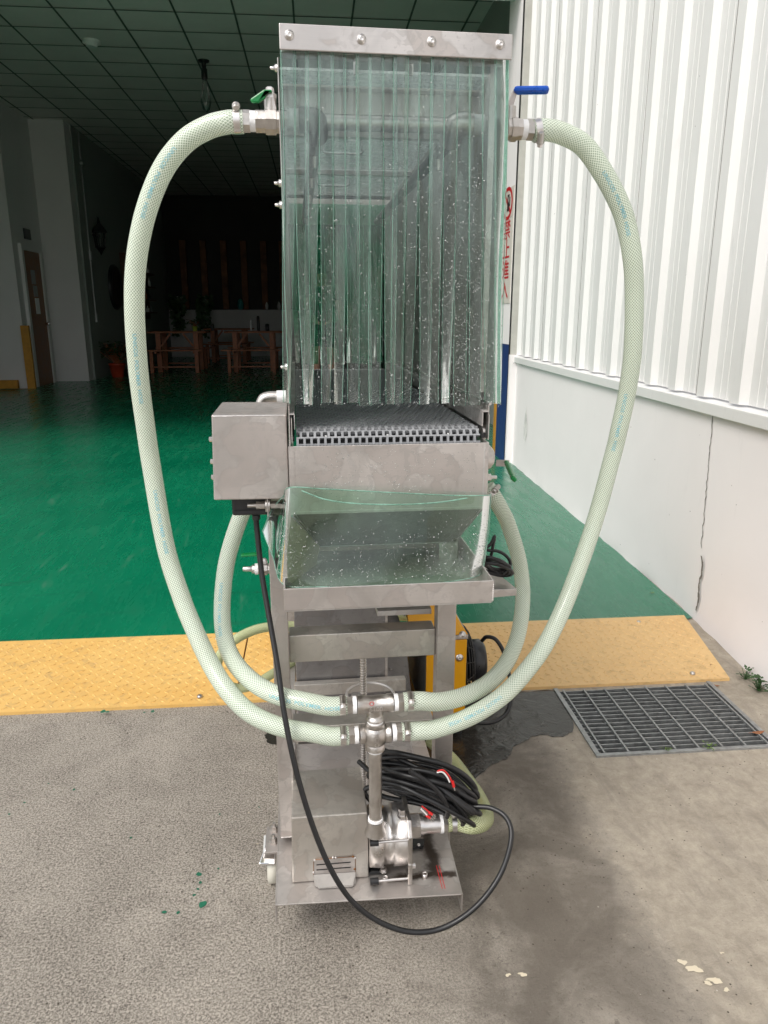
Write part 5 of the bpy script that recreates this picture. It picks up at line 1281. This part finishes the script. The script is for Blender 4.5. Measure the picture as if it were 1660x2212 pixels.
for (y, z) in ((-.077, .163), (-.078, .283)):
    part(MB().cyl((px0, PY+y, z), (xf, PY+y, z), .0035, n=10), 'tie_rod', M['bright'], parent=pu)
    part(MB().cyl((px0, PY+y, z), (px0+.022, PY+y, z), .009, n=12), 'tie_rod_sleeve', M['black'], parent=pu)
part(MB().lathe((xf+.012, PY-.07, .195), (xf+.022, PY-.07, .195), [(0, .007), (1, .007)], 6, False), 'bolt', M['bright'], parent=pu)
part(MB().lathe((xf-.008, 1.66, .318), (xf-.008, 1.66, .342), [(0, .013), (.3, .013), (.31, .010), (1, .010)], 6, False), 'vent_plug', M['bright'], parent=pu)
xh = xf+.012
part(MB().hexn((xh, PY-.005, pz-.002), (xh+.03, PY-.005, pz-.002), .033), 'union_hex', CA, parent=pu)
part(MB().cyl((xh+.03, PY-.006, pz), (xh+.040, PY-.006, pz), .028, n=24), 'union_ring', M['bright'], parent=pu)
part(MB().cyl((xh+.040, 1.68, pz), (PX-.020, 1.68, pz), .0235, n=24), 'check_valve', M['bright'], parent=pu)
part(MB().cyl((PX-.020, 1.68, pz), (PX-.012, 1.68, pz), .0245, n=24), 'thread_tape', M['tape'], parent=pu)
part(MB().hexn((PX-.012, 1.68, pz), (PX, 1.68, pz), .0235), 'hose_barb_hex', CA, parent=pu)
# pump foot (black) and its bolts, weld nuts, red marker slots on the plate
ft = part(MB().hexa([P(797, 1893, Z=bz+.001), P(836, 1889, Z=bz+.001), P(828, 1852, Z=bz+.001), P(797, 1852, Z=bz+.001)]+[p+Vector((0, 0, .012)) for p in (P(797, 1893, Z=bz), P(836, 1889, Z=bz), P(828, 1852, Z=bz), P(797, 1852, Z=bz))]), 'pump_foot', M['black'], .003)
part(MB().box(px0+.002, 1.70, bz+.012, px0+.03, 1.78, .20), 'foot_web', M['black'], .003, parent=ft)
part(MB().lathe(P(829, 1882, Z=bz+.013), P(829, 1882, Z=bz+.013)+Vector((0, 0, .010)), [(0, .011), (.3, .011), (.31, .008), (1, .008)], 6, False), 'bolt', M['bright'], parent=ft)
part(MB().poly([P(878, 1838, Z=bz+.003), P(915, 1832, Z=bz+.003), P(918, 1816, Z=bz+.003), P(878, 1816, Z=bz+.003)], (0, 0, .006)), 'foot_tab', M['black'])
part(MB().lathe(P(905, 1826, Z=bz+.009), P(905, 1826, Z=bz+.009)+Vector((0, 0, .003)), [(0, .005), (1, .004)], 10), 'bolt', M['bright'])
for (u, v) in ((833, 1901), (918, 1893)):
    p = P(u, v, Z=bz); part(MB().lathe(p, p+Vector((0, 0, .009)), [(0, .0075), (1, .0075), (1, .005), (.5, .005)], 12, True, False), 'weld_nut', M['bright'])
for (u0, v0, u1, v1) in ((943, 1872, 956, 1922), (949, 1872, 962, 1922)):
    part(MB().bar(P(u0, v0-2, Z=bz+.0006), P(u1, v1-2, Z=bz+.0006), .0014, .0008, (0, 0, 1)), 'red_mark', M['red'])

# ---- water droplets on curtain, skirt and front plate: nobody could count them
rr = random.Random(77); m = MB()
def drop(m, c, r, nrm):
    c, nrm = Vector(c), Vector(nrm).normalized(); a = nrm.cross(Vector((0, 0, 1))).normalized(); b = a.cross(nrm)
    vs = [c+nrm*r*.75]; fs = []; n = 7
    for (h, q) in ((.55, .6), (0, 1.)):
        for i in range(n):
            t = 2*math.pi*i/n; vs.append(c+nrm*r*h+(a*math.cos(t)+b*math.sin(t)*1.1)*r*q)
    for i in range(n):
        fs.append((0, 1+i, 1+(i+1) % n)); fs.append((1+i, 1+n+i, 1+n+(i+1) % n, 1+(i+1) % n))
    m.add(vs, fs, True)
for i in range(4200):
    v = 120+760*rr.random()**.62
    u = rr.uniform(640, 1082) if rr.random() < .6 else rr.gauss(1000, 60)
    if u > 1086 or u < 630: continue
    dens = .25+.75*min(1, max(0, (v-260)/250))
    if rr.random() > dens: continue
    r = rr.uniform(.0006, .0012) if rr.random() < .9 else rr.uniform(.0014, .0020)
    drop(m, P(u, v, Y=1.6425), r, (0, -1, 0))
for i in range(1700):
    t = rr.betavariate(3.2, 1.4); s_ = rr.uniform(.22, .97)*(len(SK[0])-1); k = int(s_); f = s_-k
    if k+1 >= len(SK[0]): continue
    p = SK[0][k].lerp(SK[0][k+1], f).lerp(SK[1][k].lerp(SK[1][k+1], f), t); p.y += .010*math.sin(math.pi*t)*math.sin(s_*.42)-.0012
    drop(m, p, rr.uniform(.0005, .0010) if rr.random() < .88 else rr.uniform(.0012, .0018), (0, -1, .1))
m.build('water_droplets', M['drop'], mc, kind='stuff')
rr = random.Random(78); m = MB()
for i in range(500):
    x = rr.uniform(FX0+.02, FX1-.03); z = rr.uniform(1.20, 1.315)
    if rr.random() < .4+.6*abs(math.sin(x*18)): drop(m, (x, FY-.0006, z), rr.uniform(.0005, .0013), (0, -1, 0))
for i in range(1400):
    y = rr.uniform(1.75, 3.4); x = rr.uniform(HX0+.01, HX1-.01); drop(m, (x, y, 2.0945), rr.uniform(.0015, .0035), (0, .0001, -1))
for i in range(900):
    y = rr.uniform(1.75, 3.4); drop(m, (HX1-.0006, y, rr.uniform(1.45, 2.0)), rr.uniform(.0008, .002), (-1, 0, 0))
m.build('water_droplets', M['drop'], mc, kind='stuff')

# ================================================================ CABLES
cb = thing('power_cable', 'black power cable looping down from the gearbox to the coil heaped on the pump', 'cable', (.3, 1.6, .1))
pts = [P(553, 1114, Y=1.76), P(556, 1150, Y=1.76), P(566, 1240, Y=1.74), P(583, 1340, Y=1.70), P(600, 1440, Y=1.65), P(615, 1545, Y=1.60), P(640, 1665, Y=1.56), P(676, 1785, Y=1.53), P(715, 1878, Y=1.51), P(760, 1946, Y=1.50), P(820, 1992, Y=1.49), P(890, 2014, Y=1.48), P(960, 2004, Y=1.48), P(1030, 1958, Y=1.49), P(1082, 1888, Y=1.52), P(1105, 1812, Y=1.56), P(1095, 1768, Y=1.60), P(1062, 1746, Y=1.63), P(1022, 1742, Y=1.65), P(985, 1735, Y=1.67)]
CR = .0068
MB().tube(cat(pts, 8), CR, 10).build('cable', M['black'], cb)
MB().tube(cat([P(553, 1112, Y=1.76), P(554, 1122, Y=1.76)], 3), .010, 10).build('cable_gland', M['blackp'], cb)
rr = random.Random(15)
c0, c1 = P(815, 1676, Y=1.73), P(1016, 1734, Y=1.68)
axis = (c1-c0); mid = (c0+c1)/2; al = axis.length/2; ad = axis.normalized(); up = Vector((-ad.z, 0, ad.x)); up = up if up.z > 0 else -up; dp = ad.cross(up)
for k in range(20):
    f = (k/19-.5)*2; a_ = al*rr.uniform(.92, 1.08)
    off = up*(f*.050+rr.uniform(-.010, .010))+dp*rr.uniform(-.02, .02)+ad*rr.uniform(-.012, .02)
    h = rr.uniform(.022, .050); dd = rr.uniform(.02, .05); tilt = rr.uniform(-.10, .16); ph = [rr.uniform(0, 6) for _ in range(3)]; L = []
    for i in range(28):
        t = 2*math.pi*i/28
        e = math.cos(t); q = math.sin(t)
        p = mid+off+ad*(a_*e)+up*(h*q+tilt*e*.10-.02*(1-abs(e))**.5*0+.004*math.sin(3*t+ph[0]))+dp*(dd*math.sin(t+ph[1]*.15)+.005*math.sin(2*t+ph[2]))
        p += Vector((0, 0, .018*(1-e*e)-.012*e*abs(e))); L.append(p)
    MB().tube(cat(L+[L[0]], 3)[:-1], CR, 8, True).build('coil_turn', M['black'], cb)
MB().tube(cat([P(775, 1645, Y=1.80), P(800, 1668, Y=1.76), P(830, 1700, Y=1.72), P(880, 1712, Y=1.70)], 6), CR, 8).build('coil_tail', M['black'], cb)
MB().tube(cat([P(885, 1665, Y=1.64), P(925, 1690, Y=1.635), P(955, 1720, Y=1.632), P(968, 1750, Y=1.632), P(966, 1765, Y=1.64)], 6), CR, 8).build('coil_tail', M['black'], cb)
def lead(pts, mt, r=.0022, parent=cb, name='wire_lead'): return MB().tube(cat(pts, 5), r, 6).build(name, mt, parent)
Yc = 1.625
lead([P(945, 1666, Y=Yc), P(958, 1664, Y=Yc), P(970, 1676, Y=Yc), P(977, 1690, Y=Yc)], M['red']); lead([P(944, 1669, Y=Yc), P(956, 1668, Y=Yc), P(966, 1678, Y=Yc), P(972, 1690, Y=Yc)], M['white'])
lead([P(978, 1688, Y=Yc), P(981, 1700, Y=Yc)], M['red'], .004, name='terminal'); lead([P(981, 1700, Y=Yc), P(983, 1708, Y=Yc)], M['bright'], .002, name='terminal')
lead([P(912, 1742, Y=Yc), P(922, 1750, Y=Yc), P(930, 1757, Y=Yc)], M['red']); lead([P(910, 1748, Y=Yc), P(918, 1756, Y=Yc), P(924, 1762, Y=Yc)], M['white'])
for (u, v) in ((927, 1755), (922, 1762)):
    lead([P(u, v, Y=Yc), P(u+7, v+5, Y=Yc)], M['red'], .0042, name='terminal')
    lead([P(u+7, v+5, Y=Yc), P(u+11, v+6, Y=Yc), P(u+15, v+10, Y=Yc)], M['bright'], .0013, name='terminal'); lead([P(u+7, v+5, Y=Yc), P(u+9, v+10, Y=Yc), P(u+13, v+13, Y=Yc)], M['bright'], .0013, name='terminal')
# cable coil on the side shelf
cs = thing('cable_coil', 'loose coil of thin black cable heaped on the small steel shelf right of the tray', 'cable', (.45, 1.85, .93))
Ys = 1.86; rr = random.Random(30)
for k in range(6):
    cu, cv = 1068+rr.uniform(-5, 8), 1222+rr.uniform(-9, 9); ru, rv = rr.uniform(24, 38), rr.uniform(8, 14)
    L = [P(cu+ru*math.cos(t*.5236)+rr.uniform(-2, 2), cv+rv*math.sin(t*.5236)+8*math.cos(t*.5236), Y=Ys+.04*math.sin(t*.5236)) for t in range(12)]
    MB().tube(cat(L+[L[0]], 3)[:-1], .0048, 7, True).build('coil_turn', M['black'], cs)
MB().tube(cat([P(1045, 1185, Y=Ys), P(1060, 1176, Y=Ys), P(1069, 1158, Y=Ys), P(1066, 1178, Y=Ys), P(1060, 1205, Y=Ys), P(1050, 1220, Y=Ys)], 6), .0045, 7).build('loose_end', M['black'], cs)
MB().tube(cat([P(1050, 1188, Y=Ys), P(1080, 1192, Y=Ys), P(1100, 1208, Y=Ys), P(1102, 1226, Y=Ys), P(1088, 1240, Y=Ys)], 6), .0045, 7).build('loose_end', M['black'], cs)

# ================================================================ YELLOW FAN UNIT behind the machine
fu = thing('fan_cooler', 'yellow boxed fan cooler with black wire guard standing behind the right post', 'fan unit', (.55, 2.7, 0))
fx0, fx1 = .455, P(1006, 1500, Y=2.52).x; fy0, fy1 = 2.52, 3.00; ft_ = P(1000, 1382, Y=2.52).z
MB().box(fx0, fy0, .035, fx1, fy0+.006, ft_).build('front_panel', M['yellowp'], fu, .004)
MB().box(fx0, fy1-.006, .035, fx1, fy1, ft_).build('rear_panel', M['yellowp'], fu, .003)
MB().box(fx0, fy0+.007, .035, fx1, fy1-.007, .06).build('bottom_panel', M['yellowp'], fu)
MB().box(fx0+.04, fy0+.007, .06, fx1, fy1-.007, ft_-.02).build('core', M['blackp'], fu)
MB().hexa([(fx0-.02, fy0, ft_+.001), (fx1+.004, fy0, ft_+.001), (fx1+.004, fy1, ft_+.001), (fx0-.02, fy1, ft_+.001), (fx0-.02, fy0, ft_+.018), (fx1+.004, fy0, ft_+.018), (fx1+.004, fy1, ft_+.018), (fx0-.02, fy1, ft_+.018)]).build('steel_band', ST, fu, .002)
tt = ft_+.02
MB().poly([(fx0-.06, fy0+.002, tt), (fx1+.003, fy0+.002, tt), (fx1+.003, fy0+.012, tt), (fx0+.06, fy0+.24, tt+.14), (fx0-.06, fy0+.24, tt+.14)]).add([], []).build('top_hood', M['yellowp'], fu)
MB().hexa([(fx0-.05, fy0+.01, tt), (fx1, fy0+.01, tt), (fx1, fy1, tt), (fx0-.05, fy1, tt), (fx0-.05, fy0+.20, tt+.12), (fx0+.05, fy0+.20, tt+.12), (fx0+.05, fy1, tt+.12), (fx0-.05, fy1, tt+.12)]).build('top_duct', M['yellowp'], fu, .003)
screw(P(1000, 1371, Y=2.515), (0, -.008, .006), .010, parent=fu)
screw(P(993, 1421, Y=2.519), (0, -.010, 0), .011, parent=fu)
m = MB(); k = 0
for k in range(26):
    y = fy0+.012+k*(fy1-fy0-.02)/26; m.box(fx0+.002, y, .06, fx0+.012, y+.007, ft_-.002)
m.build('fin_grille', M['galv'], fu)
m = MB()
for k in range(16):
    y = fy0+.20+k*.018; m.box(fx0-.058, y, tt, fx0-.052, y+.006, tt+.12)
m.build('fin_grille', M['galv'], fu)
fc = P(1030, 1425, Y=2.74); fcy, fcz = 2.74, fc.z; gx = fx1+.012
MB().lathe((fx1, fcy, fcz), (gx, fcy, fcz), [(0, .178), (1, .178), (1, .172), (0, .172)], 40, True, False).build('fan_ring', M['wire'], fu)
m = MB()
for k in range(9):
    r = .175-.0155*k; x = gx+.052*math.sin(min(1, (k+.2)/5)*math.pi/2)
    m.tube([Vector((x, fcy+r*math.cos(i*.196), fcz+r*math.sin(i*.196))) for i in range(32)], .0026, 5, True)
for k in range(16):
    a = k*math.pi/8
    m.tube([Vector((gx+.052*math.sin(min(1, (q+.2)/5)*math.pi/2), fcy+(.175-.0155*q)*math.cos(a), fcz+(.175-.0155*q)*math.sin(a))) for q in range(9)], .0022, 5)
m.build('wire_guard', M['wire'], fu)
fm = MB().lathe((gx+.03, fcy, fcz), (gx+.115, fcy, fcz), [(0, .06), (.2, .085), (.8, .085), (.95, .075), (1, .03)], 28).build('fan_motor', M['blackp'], fu)
MB().lathe((gx+.108, fcy-.03, fcz-.01), (gx+.117, fcy-.03, fcz-.01), [(0, .012), (1, .010)], 12).build('motor_badge', M['greenh'], fm)
MB().lathe((fx1+.002, fcy, fcz), (fx1+.01, fcy, fcz), [(0, .165), (1, .16)], 30).build('fan_blades', M['blackp'], fu)
MB().tube(cat([P(1042, 1384, Y=2.70), P(1052, 1376, Y=2.68), P(1072, 1382, Y=2.66), P(1090, 1412, Y=2.64), P(1099, 1450, Y=2.62), P(1105, 1500, Y=2.56), P(1095, 1540, Y=2.52), P(1065, 1560, Y=2.48), P(1025, 1561, Y=2.46), P(995, 1556, Y=2.50), P(960, 1552, Y=2.56)], 8), .008, 9).build('fan_cable', M['black'], fu)
for (x, y) in ((fx0+.02, fy0+.03), (fx1-.02, fy0+.03), (fx0+.02, fy1-.03), (fx1-.02, fy1-.03)):
    MB().cyl((x, y, 0), (x, y, .035), .018, n=12).build('foot', M['black'], fu)
